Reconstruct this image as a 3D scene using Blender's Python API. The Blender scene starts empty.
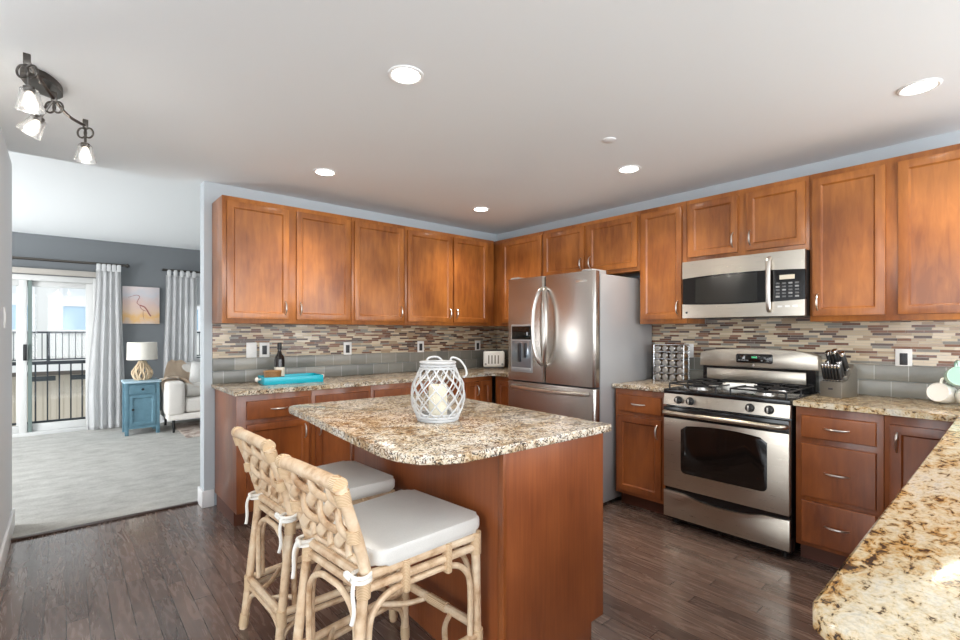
import bpy, bmesh, math, random
from math import sin, cos, pi, radians
from mathutils import Vector, Matrix
SC = bpy.context.scene
COL = SC.collection
random.seed(7)

# ------------------------------------------------------------ camera
cd = bpy.data.cameras.new('camera'); cam = bpy.data.objects.new('camera', cd); COL.objects.link(cam)
cam.location = (-3.752, -4.0154, 1.2999)
cam.rotation_euler = (radians(90), 0, radians(-41.048))
cd.sensor_width = 36; cd.lens = 477.7/960*36; cd.shift_y = 12.34/960; cd.clip_start = 0.02
SC.camera = cam

# ------------------------------------------------------------ world and lights
w = bpy.data.worlds.new('sky'); SC.world = w; w.use_nodes = True
bg = w.node_tree.nodes['Background']; bg.inputs[0].default_value = (0.86, 0.93, 1.0, 1); bg.inputs[1].default_value = 1.5

def area(name, loc, aim, sx, sy, power, col=(1, 1, 1)):
    l = bpy.data.lights.new(name, 'AREA'); l.shape = 'RECTANGLE'; l.size = sx; l.size_y = sy; l.energy = power; l.color = col
    o = bpy.data.objects.new(name, l); COL.objects.link(o); o.location = loc
    o.rotation_euler = Vector(aim).to_track_quat('-Z', 'Z').to_euler(); return o
area('fill_light_dining_back', (-3.4, -6.9, 1.5), (0, 1, -0.10), 4.6, 1.9, 195, (0.93, 0.97, 1.0))  # area lamp added inside the unseen back windows to fill the room
area('fill_light_dining_right', (-.12, -5.75, 1.5), (-1, 0.35, 0.05), 1.7, 1.6, 62, (0.95, 0.98, 1.0))  # lamp added at an unseen right-hand opening to brighten the left wall
area('fill_light_dining_side', (-6.7, -3.6, 1.5), (1, 0.1, -0.08), 4.0, 1.9, 110, (0.92, 0.965, 1.0))  # out-of-view area lamp put in on the left as extra fill
area('fill_light_lounge_side', (-6.7, 2.2, 1.4), (1, 0, 0), 3.0, 2.0, 215, (0.97, 0.985, 1.0))  # area lamp added out of view to lift the lounge
sl = bpy.data.lights.new('sun', 'SUN'); sl.energy = 0.8; sl.angle = radians(3); sl.color = (1, 0.96, 0.9)
so = bpy.data.objects.new('sun', sl); COL.objects.link(so); so.rotation_euler = Vector((0.5, 0.75, -0.9)).to_track_quat('-Z', 'Z').to_euler()

vs = SC.view_settings
SC.display_settings.display_device = 'sRGB'
vs.view_transform = 'Standard'; vs.look = 'None'; vs.gamma = 1; vs.use_curve_mapping = False; vs.exposure = -0.04
try: SC.cycles.use_denoising = True
except Exception: pass

# ------------------------------------------------------------ materials
def S(r, g, b):
    f = lambda c: (c/255/12.92 if c <= 10 else ((c/255+0.055)/1.055)**2.4)
    return (f(r), f(g), f(b), 1)
class M:
    def __init__(s, name, base=(.8, .8, .8, 1), rough=.5, metal=0, spec=None, coat=0):
        s.m = bpy.data.materials.new(name); s.m.use_nodes = True; s.nt = s.m.node_tree
        s.b = s.nt.nodes['Principled BSDF']; s.set('Base Color', base); s.set('Roughness', rough); s.set('Metallic', metal)
        if spec is not None: s.set('Specular IOR Level', spec)
        if coat: s.set('Coat Weight', coat); s.set('Coat Roughness', .12)
    def set(s, k, v):
        if isinstance(v, bpy.types.NodeSocket): s.nt.links.new(v, s.b.inputs[k])
        else: s.b.inputs[k].default_value = v
    def n(s, t, ins=None, **kw):
        nd = s.nt.nodes.new(t)
        for k, v in kw.items(): setattr(nd, k, v)
        for k, v in (ins or {}).items():
            if isinstance(v, bpy.types.NodeSocket): s.nt.links.new(v, nd.inputs[k])
            else: nd.inputs[k].default_value = v
        return nd
    def math(s, op, a, b=None, c=None):
        ins = {0: a}
        if b is not None: ins[1] = b
        if c is not None: ins[2] = c
        return s.n('ShaderNodeMath', ins, operation=op).outputs[0]
    def coord(s, scale=(1, 1, 1), rnd=True):
        tc = s.n('ShaderNodeTexCoord').outputs['Object']
        if rnd:
            r = s.n('ShaderNodeObjectInfo').outputs['Random']
            r = s.math('MULTIPLY', r, 17.0)
            tc = s.n('ShaderNodeVectorMath', {0: tc, 1: r}, operation='ADD').outputs[0]
        return s.n('ShaderNodeMapping', {'Vector': tc, 'Scale': scale}).outputs[0]
    def noise(s, v, scale, detail=4, rough=.55, dist=0):
        return s.n('ShaderNodeTexNoise', {'Vector': v, 'Scale': scale, 'Detail': detail, 'Roughness': rough, 'Distortion': dist}).outputs['Fac']
    def ramp(s, f, stops, interp='LINEAR'):
        r = s.n('ShaderNodeValToRGB', {'Fac': f}); cr = r.color_ramp; cr.interpolation = interp
        while len(cr.elements) > 1: cr.elements.remove(cr.elements[-1])
        cr.elements[0].position = stops[0][0]; cr.elements[0].color = stops[0][1]
        for p, c in stops[1:]:
            e = cr.elements.new(p); e.color = c
        return r.outputs[0]
    def mix(s, f, a, b, mode='MIX'):
        return s.n('ShaderNodeMixRGB', {0: f, 1: a, 2: b}, blend_type=mode).outputs[0]
    def bump(s, h, strength=.2, dist=.002):
        s.set('Normal', s.n('ShaderNodeBump', {'Height': h, 'Strength': strength, 'Distance': dist}).outputs[0])

def plain(name, rgb, rough=.5, metal=0, **k): return M(name, S(*rgb), rough, metal, **k).m
def wood(name, dark, light, scale=(7, 7, 1.1), rough=.34):
    m = M(name, rough=rough, coat=.25); v = m.coord(scale); v2 = m.coord((1, 1, .6))
    a = m.noise(v, 4, 6, .6, .6); b = m.noise(v2, 3.2, 3, .5)
    f = m.math('ADD', m.math('MULTIPLY', a, .33), m.math('MULTIPLY', b, .67))
    m.set('Base Color', m.ramp(f, [(.36, dark), (.64, light)])); m.bump(a, .05, .001)
    return m.m
WOOD = wood('cabinet_cherry_wood', S(126, 70, 30), S(186, 116, 54))
WOOD_SHADED = wood('shaded_cherry_wood', S(110, 56, 26), S(160, 90, 42))  # same cherry as the uppers, darkened for the weaker light below
WOODI = wood('island_cherry_veneer', S(116, 60, 33), S(156, 88, 48), (16, 16, .7))
TOE = plain('toe_kick_wood', (88, 46, 28), .5)
def granite(name, scale=1.0, stretch=(1, 1, 1), vs_=170, amt=.06):
    m = M(name, rough=.16)
    v = m.coord(stretch, rnd=False)
    big = m.noise(v, 5*scale, 4, .6, 1.0); med = m.noise(v, 26*scale, 6, .72, .8); fine = m.noise(v, 70*scale, 5, .75)
    f = m.math('ADD', m.math('MULTIPLY', big, .42), m.math('MULTIPLY', med, .58))
    c = m.ramp(f, [(.36, S(136, 104, 70)), (.43, S(188, 162, 126)), (.49, S(218, 203, 178)), (.57, S(232, 224, 210)), (.66, S(198, 193, 186))])
    fl = m.ramp(fine, [(.38, (.72, .70, .68, 1)), (.58, (1.03, 1.03, 1.03, 1))])
    c = m.mix(1, c, fl, 'MULTIPLY')
    vo = m.n('ShaderNodeTexVoronoi', {'Vector': m.n('ShaderNodeVectorMath', {0: v, 1: m.n('ShaderNodeVectorMath', {0: m.n('ShaderNodeTexNoise', {'Vector': v, 'Scale': 30*scale}).outputs['Color'], 'Scale': .05}, operation='SCALE').outputs[0]}, operation='ADD').outputs[0], 'Scale': vs_*scale})
    spk = m.n('ShaderNodeSeparateXYZ', {0: vo.outputs['Color']}).outputs[0]
    dens = m.ramp(m.noise(v, 13*scale, 4, .65, .6), [(.36, (.62, .62, .62, 1)), (.62, (.2, .2, .2, 1))])
    mask = m.math('LESS_THAN', spk, dens)
    tone = m.ramp(m.n('ShaderNodeSeparateXYZ', {0: vo.outputs['Color']}).outputs[1], [(0, S(44, 36, 32)), (.45, S(112, 80, 54)), (.8, S(140, 122, 104)), (1, S(240, 234, 222))], 'CONSTANT')
    c = m.mix(m.math('MULTIPLY', mask, .9), c, tone)
    m.set('Base Color', c); m.set('Roughness', m.ramp(fine, [(.3, (.12, .12, .12, 1)), (.7, (.24, .24, .24, 1))]))
    return m.m
GRANITE = granite('speckled_granite')
def granite_streaked():
    m = M('streaked_granite', rough=.15); v = m.coord((.5, 1, 1), rnd=False); v1 = m.coord((1, 1, 1), rnd=False)
    big = m.noise(v, 8, 4, .6, 1.2); med = m.noise(v, 48, 6, .72, .8); fine = m.noise(v1, 120, 4, .7)
    f = m.math('ADD', m.math('MULTIPLY', big, .5), m.math('MULTIPLY', med, .5))
    c = m.ramp(f, [(.38, S(156, 102, 44)), (.45, S(192, 150, 92)), (.51, S(212, 192, 156)), (.60, S(218, 208, 188)), (.68, S(190, 184, 176))])
    c = m.mix(1, c, m.ramp(fine, [(.38, (.8, .78, .75, 1)), (.56, (1.02, 1.02, 1.02, 1))]), 'MULTIPLY')
    dk = m.math('ADD', m.math('MULTIPLY', med, .62), m.math('ADD', m.math('MULTIPLY', fine, .22), m.math('MULTIPLY', big, .16)))
    c = m.mix(m.ramp(dk, [(.425, (1, 1, 1, 1)), (.475, (0, 0, 0, 1))]), c, S(62, 46, 36))
    m.set('Base Color', c); return m.m
GRANITE_P = granite_streaked()
STEEL = M('brushed_stainless_steel', S(190, 181, 168), .3, 1)
_v = STEEL.coord((2, 2, 90)); _n = STEEL.noise(_v, 4, 3)
STEEL.set('Roughness', STEEL.ramp(_n, [(.3, (.27, .27, .27, 1)), (.7, (.34, .34, .34, 1))])); STEEL = STEEL.m
STEELV = plain('smooth_brushed_steel', (192, 186, 180), .27, 1)
NICKEL = plain('satin_nickel', (216, 212, 206), .28, 1)
CHROME = plain('polished_chrome', (225, 225, 225), .12, 1)
IRON = plain('cast_iron_black', (28, 28, 30), .45)
ENAMEL = plain('black_enamel', (20, 20, 22), .15)
BLACKGLASS = plain('dark_oven_glass', (22, 18, 16), .06)
CASE = plain('fridge_side_grey', (172, 172, 174), .36, .35)
DKGREY = plain('dark_grey_plastic', (52, 52, 55), .45)
BLACKPL = plain('black_plastic', (24, 24, 25), .4)
WHITEPL = plain('white_plastic', (236, 235, 232), .35)
WHITE = plain('white_paint_trim', (238, 238, 238), .4)
BUTTON = plain('grey_buttons', (150, 150, 150), .5)
LIDM = plain('brushed_lid_steel', (170, 166, 160), .3, 1)
DKBUT = plain('dim_buttons', (98, 98, 98), .5)
def emit(name, col, st):
    m = M(name, col, .5); m.set('Emission Color', col); m.set('Emission Strength', st); return m.m
LENS = emit('lit_lens', (1, .95, .86, 1), 14.0)
BULB = emit('lit_bulb', (1, .94, .84, 1), 28.0)
GREENLED = emit('green_led', (.10, .55, .25, 1), 0.25)
LCD = emit('pale_lcd', S(200, 190, 170), .25)
def glass(name, col=(1, 1, 1, 1), rough=0.0, ior=1.45):
    m = M(name, col, rough); m.set('Transmission Weight', 1.0); m.set('IOR', ior); return m.m
GLASS = glass('clear_glass'); FROST = glass('frosted_shade_glass', (1, 1, 1, 1), .25)
PANE = M('window_pane_glass'); _tr = PANE.n('ShaderNodeBsdfTransparent'); _gl = PANE.n('ShaderNodeBsdfGlossy', {'Roughness': .02})
_mx = PANE.n('ShaderNodeMixShader', {0: .015, 1: _tr.outputs[0], 2: _gl.outputs[0]})
PANE.nt.links.new(_mx.outputs[0], PANE.nt.nodes['Material Output'].inputs['Surface']); PANE = PANE.m

def paint(name, rgb, bump=.04):
    m = M(name, S(*rgb), .75); m.bump(m.noise(m.coord((1, 1, 1), False), 180, 3), bump, .001); return m.m
PAINT = paint('pale_grey_wall_paint', (192, 199, 204)); CEIL = paint('white_ceiling_paint', (240, 244, 246))
SLATE = paint('slate_grey_wall_paint', (112, 116, 119))
# plank floor
m = M('dark_hardwood_planks', rough=.22, coat=.5)
tc = m.n('ShaderNodeTexCoord').outputs['Object']; sep = m.n('ShaderNodeSeparateXYZ', {0: tc})
X, Y = sep.outputs[0], sep.outputs[1]
PW = .078
cx_ = m.math('DIVIDE', X, PW); ci = m.math('FLOOR', cx_); cf = m.math('FRACT', cx_)
r1 = m.n('ShaderNodeTexWhiteNoise', {'W': ci}, noise_dimensions='1D').outputs[0]
yy = m.math('ADD', m.math('DIVIDE', Y, 1.05), m.math('MULTIPLY', r1, 7.3)); yi = m.math('FLOOR', yy); yf = m.math('FRACT', yy)
cell = m.n('ShaderNodeCombineXYZ', {0: ci, 1: yi, 2: 0.0}).outputs[0]
r2 = m.n('ShaderNodeTexWhiteNoise', {'Vector': cell}, noise_dimensions='2D').outputs[0]
off = m.n('ShaderNodeVectorMath', {0: tc, 1: m.n('ShaderNodeCombineXYZ', {0: m.math('MULTIPLY', r2, 5.0), 1: m.math('MULTIPLY', r2, 9.0), 2: r1}).outputs[0]}, operation='ADD').outputs[0]
gv = m.n('ShaderNodeMapping', {'Vector': off, 'Scale': (7, .8, 1)}).outputs[0]
g = m.noise(gv, 3.2, 5, .55, 2.2)
col = m.ramp(g, [(.30, S(90, 74, 67)), (.50, S(102, 85, 77)), (.68, S(116, 98, 89))])
tint = m.ramp(r2, [(0, (.72, .70, .70, 1)), (1, (1.22, 1.18, 1.14, 1))])
col = m.mix(1, col, tint, 'MULTIPLY')
def edge(f, wd): return m.math('MAXIMUM', m.math('LESS_THAN', f, wd), m.math('GREATER_THAN', f, 1-wd))
seam = m.math('MAXIMUM', edge(cf, .022), edge(yf, .002))
col = m.mix(seam, col, S(44, 32, 27)); m.set('Base Color', col)
m.set('Roughness', m.ramp(g, [(.3, (.2, .2, .2, 1)), (.7, (.32, .32, .32, 1))]))
m.bump(m.math('SUBTRACT', m.math('MULTIPLY', g, .12), seam), .2, .0012); FLOOR = m.m
# carpet
m = M('pale_grey_carpet', rough=.95); v = m.coord((1, 1, 1), False)
f = m.math('ADD', m.math('MULTIPLY', m.noise(m.n('ShaderNodeMapping', {'Vector': v, 'Scale': (1, 1.7, 1)}).outputs[0], 5, 5, .7), .6), m.math('MULTIPLY', m.noise(v, 120, 3), .4))
m.set('Base Color', m.ramp(f, [(.36, S(160, 157, 151)), (.62, S(196, 194, 188))])); m.bump(m.noise(v, 260, 3), .6, .006); CARPET = m.m
# mosaic of thin strips and the big field tiles below; u picks the axis the tiles run along
def mosaic(name, axis):
    m = M(name, rough=.2); sep = m.n('ShaderNodeSeparateXYZ', {0: m.n('ShaderNodeTexCoord').outputs['Object']})
    U, Z = sep.outputs[axis], sep.outputs[2]
    zz = m.math('DIVIDE', Z, .0158); zi = m.math('FLOOR', zz); zf = m.math('FRACT', zz)
    ra = m.n('ShaderNodeTexWhiteNoise', {'W': zi}, noise_dimensions='1D').outputs[0]
    wd = m.math('ADD', m.math('MULTIPLY', ra, .055), .055)
    uu = m.math('ADD', m.math('DIVIDE', U, wd), m.math('MULTIPLY', ra, 31.7)); ui = m.math('FLOOR', uu); uf = m.math('FRACT', uu)
    rc = m.n('ShaderNodeTexWhiteNoise', {'Vector': m.n('ShaderNodeCombineXYZ', {0: ui, 1: zi, 2: 0.0}).outputs[0]}, noise_dimensions='2D').outputs[0]
    c = m.ramp(rc, [(0, S(206, 188, 160)), (.18, S(168, 144, 116)), (.31, S(114, 78, 60)), (.44, S(188, 170, 142)), (.57, S(88, 70, 62)), (.70, S(132, 127, 117)), (.83, S(206, 190, 162)), (.92, S(132, 92, 68))], 'CONSTANT')
    gr = m.math('MAXIMUM', m.math('LESS_THAN', zf, .11), m.math('LESS_THAN', uf, .014))
    m.set('Base Color', m.mix(gr, c, S(176, 168, 156))); m.set('Roughness', m.math('ADD', m.math('MULTIPLY', rc, .25), .12))
    m.bump(m.math('SUBTRACT', 1.0, gr), .3, .001); return m.m
def field(name, axis):
    m = M(name, rough=.3); tc = m.n('ShaderNodeTexCoord').outputs['Object']; sep = m.n('ShaderNodeSeparateXYZ', {0: tc})
    U, Z = sep.outputs[axis], sep.outputs[2]
    zi = m.math('FLOOR', m.math('DIVIDE', m.math('SUBTRACT', Z, .914), .0955))
    uu = m.math('ADD', m.math('DIVIDE', U, .158), m.math('MULTIPLY', zi, .5)); ui = m.math('FLOOR', uu); uf = m.math('FRACT', uu)
    rc = m.n('ShaderNodeTexWhiteNoise', {'Vector': m.n('ShaderNodeCombineXYZ', {0: ui, 1: zi, 2: 0.0}).outputs[0]}, noise_dimensions='2D').outputs[0]
    nz = m.noise(tc, 14, 4)
    f = m.math('ADD', m.math('MULTIPLY', rc, .6), m.math('MULTIPLY', nz, .4))
    c = m.ramp(f, [(.1, S(114, 114, 108)), (.9, S(156, 152, 141))])
    gr = m.math('LESS_THAN', uf, .022)
    m.set('Base Color', m.mix(gr, c, S(184, 182, 176))); m.bump(m.math('SUBTRACT', m.math('MULTIPLY', nz, .4), gr), .3, .001); return m.m
MOS = [mosaic('mosaic_strips_back', 0), mosaic('mosaic_strips_right', 1)]
FLD = [field('stone_tile_back', 0), field('stone_tile_right', 1)]
# rattan
m = M('natural_rattan', rough=.42); v = m.coord((1, 1, 1)); a = m.noise(v, 26, 5, .6); b = m.noise(v, 6, 3)
m.set('Base Color', m.ramp(m.math('ADD', m.math('MULTIPLY', a, .5), m.math('MULTIPLY', b, .5)), [(.34, S(172, 132, 96)), (.47, S(212, 182, 148)), (.64, S(232, 212, 184))]))
m.bump(m.noise(v, 60, 3), .15, .002); RATTAN = m.m
m = M('rattan_binding', rough=.5); v = m.coord((1, 1, 1)); a = m.n('ShaderNodeTexWave', {'Vector': v, 'Scale': 70, 'Distortion': 1.5}, bands_direction='Z').outputs['Fac']
m.set('Base Color', m.ramp(a, [(.1, S(180, 142, 104)), (.5, S(222, 196, 160))])); BIND = m.m
def fabric(name, rgb, scale=320, rough=.9, bump=.25):
    m = M(name, rough=rough); v = m.coord((1, 1, 1), False); nz = m.noise(v, scale, 2); b = m.noise(v, 5, 3)
    c = S(*rgb); d = tuple(x*.86 for x in c[:3])+(1,)
    m.set('Base Color', m.ramp(m.math('ADD', m.math('MULTIPLY', nz, .5), m.math('MULTIPLY', b, .5)), [(.3, d), (.7, c)])); m.bump(nz, bump, .001)
    m.set('Sheen Weight', .15); return m.m
CUSH = fabric('off_white_cushion_fabric', (222, 219, 213)); TIE = fabric('cream_tie_fabric', (240, 236, 228))
CURT = fabric('white_curtain_linen', (244, 244, 244)); _d = CURT.node_tree; _t = _d.nodes.new('ShaderNodeBsdfTranslucent'); _t.inputs[0].default_value = (.9, .9, .9, 1); _m = _d.nodes.new('ShaderNodeMixShader'); _m.inputs[0].default_value = .45
_d.links.new(_d.nodes['Principled BSDF'].outputs[0], _m.inputs[1]); _d.links.new(_t.outputs[0], _m.inputs[2]); _d.links.new(_m.outputs[0], _d.nodes['Material Output'].inputs['Surface'])
SOFA = fabric('cream_sofa_upholstery', (236, 230, 222), 160)
THROW = fabric('tan_throw', (246, 226, 202), 120); PILLOW = fabric('white_pillow', (226, 224, 220), 60, bump=.5); SHADE = fabric('linen_lamp_shade', (246, 240, 228), 200)
BLIND = fabric('pale_roller_blind', (214, 216, 218), 90)
RUGM = M('faded_patterned_rug', rough=.95); v = RUGM.coord((1, 1, 1), False)
RUGM.set('Base Color', RUGM.ramp(RUGM.noise(v, 7, 5, .7, 1.0), [(.36, S(128, 112, 104)), (.5, S(176, 160, 148)), (.62, S(206, 198, 190))])); RUGM = RUGM.m
def painted(name, rgb):
    m = M(name, rough=.5); v = m.coord((1, 1, 1)); nz = m.noise(v, 9, 5, .6); c = S(*rgb); d = tuple(x*.78 for x in c[:3])+(1,)
    m.set('Base Color', m.ramp(nz, [(.35, d), (.6, c)])); return m.m
BLUE = painted('blue_chalk_paint', (96, 134, 150)); BLUET = painted('pale_blue_top_paint', (176, 202, 214)); BEAD = painted('blond_beads', (232, 208, 174))
LWHITE = painted('white_painted_rattan', (206, 206, 206)); WAX = plain('ivory_wax', (240, 232, 210), .5)
TEAL = plain('turquoise_enamel', (0, 168, 190), .25); KNOBW = plain('white_ceramic_knob', (236, 230, 222), .25)
BOTTLE = plain('dark_bottle_glass', (26, 18, 16), .08); LABEL = plain('cream_bottle_label', (226, 216, 200), .6); BASKET = painted('brown_wicker', (162, 118, 70))
MINT = plain('mint_glaze', (190, 220, 204), .15); CERAM = plain('white_glaze', (242, 240, 234), .15); MINTIN = plain('deep_mint_glaze', (158, 194, 176), .2)
SPICE = painted('mixed_spice', (120, 92, 62)); STEELB = plain('satin_steel_block', (128, 123, 114), .42, .7)
BRONZE = plain('dark_brushed_nickel', (92, 88, 84), .35, 1)
THRESH = plain('dark_threshold_wood', (62, 44, 36), .35)

# ------------------------------------------------------------ mesh helpers
def box(bm, x0, x1, y0, y1, z0, z1, bev=0, seg=2):
    r = bmesh.ops.create_cube(bm, size=1)
    for v in r['verts']: v.co = ((x0+x1)/2+v.co.x*(x1-x0), (y0+y1)/2+v.co.y*(y1-y0), (z0+z1)/2+v.co.z*(z1-z0))
    if bev:
        es = list({e for v in r['verts'] for e in v.link_edges})
        bmesh.ops.bevel(bm, geom=es, offset=bev, segments=seg, profile=.5, affect='EDGES')
def smooth_pts(pts, n=6):
    P = [Vector(p) for p in pts]; out = []
    for i in range(len(P)-1):
        a, b, c, d = P[max(i-1, 0)], P[i], P[i+1], P[min(i+2, len(P)-1)]
        for k in range(n):
            t = k/n; out.append(.5*((2*b)+(c-a)*t+(2*a-5*b+4*c-d)*t*t+(3*b-a-3*c+d)*t**3))
    return out+[P[-1]]
def tube(bm, pts, r, seg=10, closed=False, flat=1.0, up=None):
    P = [Vector(p) for p in pts]; n = len(P); R = r if isinstance(r, (list, tuple)) else [r]*n
    rings = []; nrm = None
    for i in range(n):
        if closed: t = P[(i+1) % n]-P[i-1]
        else: t = P[min(i+1, n-1)]-P[max(i-1, 0)]
        t.normalize()
        if up is not None: nrm = Vector(up)
        elif nrm is None: nrm = Vector((0, 0, 1)) if abs(t.z) < .9 else Vector((1, 0, 0))
        nrm = nrm-t*nrm.dot(t); nrm.normalize(); b = t.cross(nrm)
        rings.append([bm.verts.new(P[i]+(nrm*cos(2*pi*k/seg)*flat+b*sin(2*pi*k/seg))*R[i]) for k in range(seg)])
    for i in range(n if closed else n-1):
        A, B = rings[i], rings[(i+1) % n]
        for k in range(seg): bm.faces.new((A[k], A[(k+1) % seg], B[(k+1) % seg], B[k]))
    if not closed: bm.faces.new(rings[0][::-1]); bm.faces.new(rings[-1])
def cyl(bm, p0, p1, r, r1=None, seg=20): tube(bm, [p0, p1], [r, r if r1 is None else r1], seg)
def lathe(bm, prof, c=(0, 0, 0), seg=28, mat=None):
    rings = []
    for r, z in prof:
        vs = []
        for k in range(seg):
            p = Vector((r*cos(2*pi*k/seg), r*sin(2*pi*k/seg), z))
            if mat is not None: p = mat @ p
            vs.append(bm.verts.new(p+Vector(c)))
        rings.append(vs)
    for A, B in zip(rings, rings[1:]):
        for k in range(seg): bm.faces.new((A[k], A[(k+1) % seg], B[(k+1) % seg], B[k]))
    bm.faces.new(rings[0][::-1]); bm.faces.new(rings[-1])
def prism(bm, poly, a0, a1, axis='z', bev=0):
    def mk(p, a): return {'z': (p[0], p[1], a), 'y': (p[0], a, p[1]), 'x': (a, p[0], p[1])}[axis]
    A = [bm.verts.new(mk(p, a0)) for p in poly]; B = [bm.verts.new(mk(p, a1)) for p in poly]
    fs = [bm.faces.new(A[::-1]), bm.faces.new(B)]
    n = len(poly)
    for i in range(n): fs.append(bm.faces.new((A[i], A[(i+1) % n], B[(i+1) % n], B[i])))
    if bev:
        es = list({e for v in A+B for e in v.link_edges if e.calc_length() > 1e-5 and not ((e.verts[0] in A) != (e.verts[1] in A))})
        bmesh.ops.bevel(bm, geom=es, offset=bev, segments=2, profile=.5, affect='EDGES')
def roundrect(x0, x1, y0, y1, r, n=6):
    o = []
    rr = r if isinstance(r, (list, tuple)) else [r]*4
    for (cx, cy, a0, q) in ((x1-rr[0], y1-rr[0], 0, rr[0]), (x0+rr[1], y1-rr[1], 90, rr[1]), (x0+rr[2], y0+rr[2], 180, rr[2]), (x1-rr[3], y0+rr[3], 270, rr[3])):
        for k in range(n+1):
            a = radians(a0+90*k/n); o.append((cx+q*cos(a), cy+q*sin(a)))
    return o
def bm_(): return bmesh.new()
def obj(name, bm, mat, parent=None, angle=35):
    bmesh.ops.recalc_face_normals(bm, faces=bm.faces)
    me = bpy.data.meshes.new(name); bm.to_mesh(me); bm.free(); me.materials.append(mat)
    me.shade_smooth(); me.set_sharp_from_angle(angle=radians(angle))
    o = bpy.data.objects.new(name, me); COL.objects.link(o)
    if parent: o.parent = parent
    return o
def tag(o, label, cat, group=None):
    o['label'] = label; o['category'] = cat
    if group: o['group'] = group
    return o
def thing(name, label, cat, loc=(0, 0, 0), rot=0, group=None):
    o = bpy.data.objects.new(name, None); COL.objects.link(o); o.location = loc; o.rotation_euler = (0, 0, rot); o.empty_display_size = .1
    return tag(o, label, cat, group)
def single(name, bm, mat, label, cat, loc=(0, 0, 0), rot=0, group=None):
    o = obj(name, bm, mat); o.location = loc; o.rotation_euler = (0, 0, rot); return tag(o, label, cat, group)
def struct(name, bm, mat, parent=None):
    o = obj(name, bm, mat, parent)
    if not parent: o['kind'] = 'structure'
    return o
def B(*a, **k):
    b = bm_(); box(b, *a, **k); return b
RB = radians(-90)   # things on the right wall face -x

# ------------------------------------------------------------ room shell
ZC = 2.423; ZL = 2.535; LX = -4.014
struct('floor', B(-6.8, 0, -7, .14, -.1, 0), FLOOR)
struct('floor_lounge', B(-6.8, .5, .14, 4.17, -.1, .006), CARPET)
struct('trim_1', B(LX, -2.969, .125, .165, 0, .012, bev=.003), THRESH)
struct('ceiling', B(-6.9, .12, -7.1, .13, ZC, ZL+.12), CEIL)
struct('ceiling_lounge', B(-6.9, .62, .13, 4.3, ZL, ZL+.12), CEIL)
struct('wall_back', B(-2.969, 0.0, 0, .13, 0, ZC), PAINT)
PAINT_BRIGHT = paint('brightened_wall_paint', (232, 234, 236))  # lighter than the other walls; the left wall's brightness is put into its colour
struct('wall_left', B(LX-.12, LX, -1.35, .44, 0, ZC), PAINT_BRIGHT)
struct('wall_lounge_right', B(.5, .62, .13, 4.3, 0, ZL), SLATE)
def holed_wall(name, mat, u0, u1, z1, c0, c1, holes, axis='y'):
    # wall along x (axis y thickness) or along y with rectangular openings
    b = bm_(); us = sorted(holes)
    def bx(a0, a1, z0, zz):
        if a1-a0 < 1e-4 or zz-z0 < 1e-4: return
        if axis == 'y': box(b, a0, a1, c0, c1, z0, zz)
        else: box(b, c0, c1, a0, a1, z0, zz)
    cur = u0
    for (a, bb, z0, zt) in us:
        bx(cur, a, 0, z1); bx(a, bb, 0, z0); bx(a, bb, zt, z1); cur = bb
    bx(cur, u1, 0, z1); return struct(name, b, mat)
DX0, DX1, DZ = -5.05, -3.40, 2.02
WX0, WX1, WZ0, WZ1 = -2.42, -1.0, .85, 2.12
holed_wall('wall_lounge_back', SLATE, -6.9, .62, ZL, 4.17, 4.3, [(DX0, DX1, 0, DZ), (WX0, WX1, WZ0, WZ1)])
holed_wall('wall_front', PAINT, -6.9, .12, ZC, -7.1, -7, [(-5.7, -3.7, .6, 2.2), (-3.1, -1.1, .6, 2.2)])
holed_wall('wall_side', PAINT, -7, 4.3, ZL, -6.9, -6.8, [(-5.6, -3.7, .5, 2.2), (-3.5, -1.6, .5, 2.2), (.7, 3.7, .2, 2.2)], 'x')
struct('baseboard_left', B(LX, LX+.014, -1.35, .454, 0, .12, bev=.003), WHITE)
b = bm_(); box(b, -2.985, -2.969, -.014, .144, 0, .125, bev=.003); box(b, -2.969, -2.905, -.014, 0, 0, .125, bev=.003); struct('baseboard_back', b, WHITE)
struct('baseboard_lounge', B(-3.38, .5, 4.155, 4.17, 0, .12, bev=.003), WHITE)
# backsplash
def splash(side, u0, u1, zt):
    i = 0 if side == 'back' else 1
    def bx(d, z0, z1, mat, nm, bev=0):
        bb = bm_()
        if i == 0: box(bb, u0, u1, -d, 0, z0, z1, bev=bev)
        else: box(bb, -d, 0, u0, u1, z0, z1, bev=bev)
        return struct(nm, bb, mat)
    bx(.010, .914, 1.006, FLD[i], 'tile_lower_'+side, .002); bx(.016, 1.009, 1.103, FLD[i], 'tile_upper_'+side, .003); bx(.009, 1.104, zt, MOS[i], 'tile_mosaic_'+side)
splash('back', -2.915, -.016, 1.3655); splash('right', -4.47, -.0, 1.3655)
struct('tile_mosaic_range', B(-.009, 0, -3.13, -2.375, 1.366, 1.40), MOS[1])

holed_wall('wall_right', PAINT, -7, .13, ZC, 0, .12, [(-6.6, -4.9, .7, 2.2)], 'x')
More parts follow.
